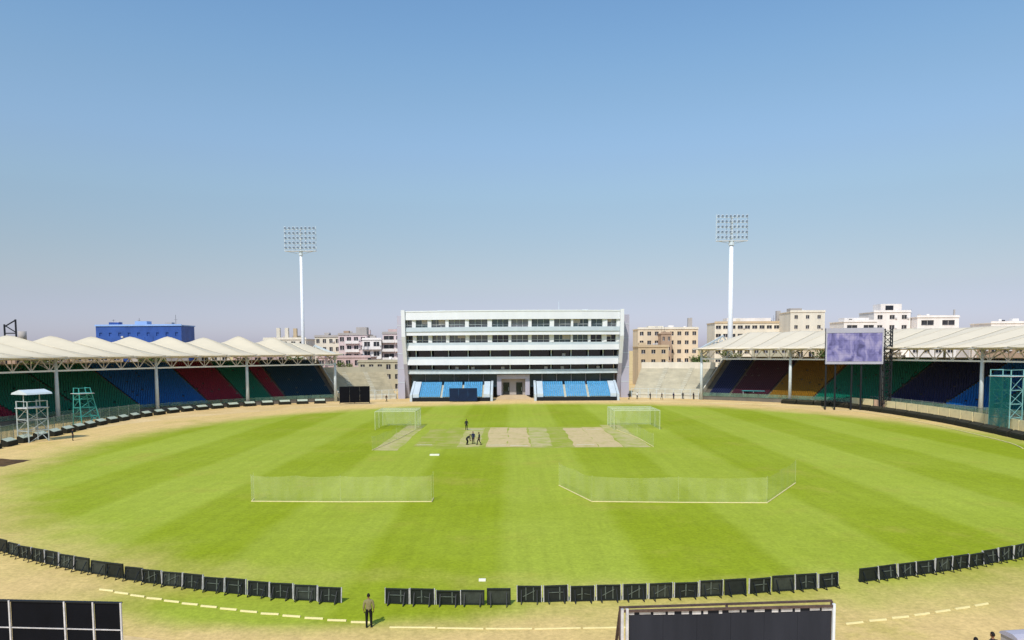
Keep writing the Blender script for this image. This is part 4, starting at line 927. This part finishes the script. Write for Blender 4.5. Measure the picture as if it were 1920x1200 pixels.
person('person in dark shirt at the bottom right edge, beside the grey bin', 19.75, 29.55, R(10), 'stand', 'shirt_dark', s=1.0)
far = [(31.2, 196, 'shirt_dark', 'walk'), (33.6, 197, 'shirt_white', 'stand'), (36.8, 195.5, 'shirt_dark', 'stand'), (39.8, 195, 'shirt_brown', 'walk'), (43.0, 195.4, 'shirt_navy', 'stand'), (45.6, 196, 'shirt_dark', 'walk'), (48.2, 195, 'shirt_dark', 'stand'), (50.4, 195.4, 'shirt_navy', 'stand'), (-33, 193, 'shirt_brown', 'walk')]
for k, (x, y, sh_, ps) in enumerate(far):
    lb = 'person walking at the foot of the left terrace near the pavilion' if x < 0 else 'person at the foot of the right terrace, %s from the pavilion' % ORD[k]
    person(lb, x, y, random.uniform(0, 6.2), ps, sh_, group='people at the foot of the terraces', s=1.04)

# ================================================================== SMALL THINGS
t = thing('storage_bin', 'grey blue plastic storage bin at the bottom right corner', 'bin', (21.7, 30.6, 0), R(8))
MB().prism([(-.42, 0), (.42, 0), (.48, 1.15), (-.48, 1.15)], -.6, .6).build('body', 'wall_grey', t)
MB().prism([(-.52, 1.155), (.52, 1.155), (.45, 1.27), (.2, 1.36), (-.2, 1.36), (-.45, 1.27)], -.66, .66).build('lid', 'grey_clad', t)
t = thing('kit_bag', 'dark kit bag on the sand beside the black grid screen', 'bag', (-14.0, 29.8, 0), R(20))
MB().prism([(-.22, 0), (.22, 0), (.28, .18), (.18, .36), (-.18, .36), (-.28, .18)], -.5, .5).build('body', 'black_cloth', t); MB().bar((-.2, 0, .36), (-.12, 0, .48), .03).bar((-.12, 0, .48), (.12, 0, .48), .03).bar((.12, 0, .48), (.2, 0, .36), .03).build('handle', 'black_cloth', t)
o = MB().prism([(-.35, 0), (.35, 0), (.33, .14), (-.33, .18)], -.6, .6).build('marker_pad', 'crease_white'); o.location = (-9.95, 93.6, .01); tag(o, 'small white pad lying on the grass before the left strip', 'pad')
o = MB().prism([(-.12, 0), (.12, 0), (.08, .12), (-.08, .12)], -.2, .2).build('marker_pad', 'crease_white'); o.location = (-1.8, 42.2, .01); tag(o, 'tiny white pad on the grass behind the near boards', 'pad')
# dark brown patch at the left edge, built as a low mound
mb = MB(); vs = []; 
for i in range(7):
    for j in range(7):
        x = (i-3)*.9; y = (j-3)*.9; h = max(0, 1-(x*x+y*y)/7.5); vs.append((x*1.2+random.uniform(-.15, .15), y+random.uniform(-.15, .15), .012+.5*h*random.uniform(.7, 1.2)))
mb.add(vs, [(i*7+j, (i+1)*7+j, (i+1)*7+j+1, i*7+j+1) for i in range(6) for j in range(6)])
o = mb.build('dark_mound', 'dark_brown'); o.location = (-63.6, 89.2, 0); tag(o, 'low dark brown mound at the left edge of the field', 'heap')
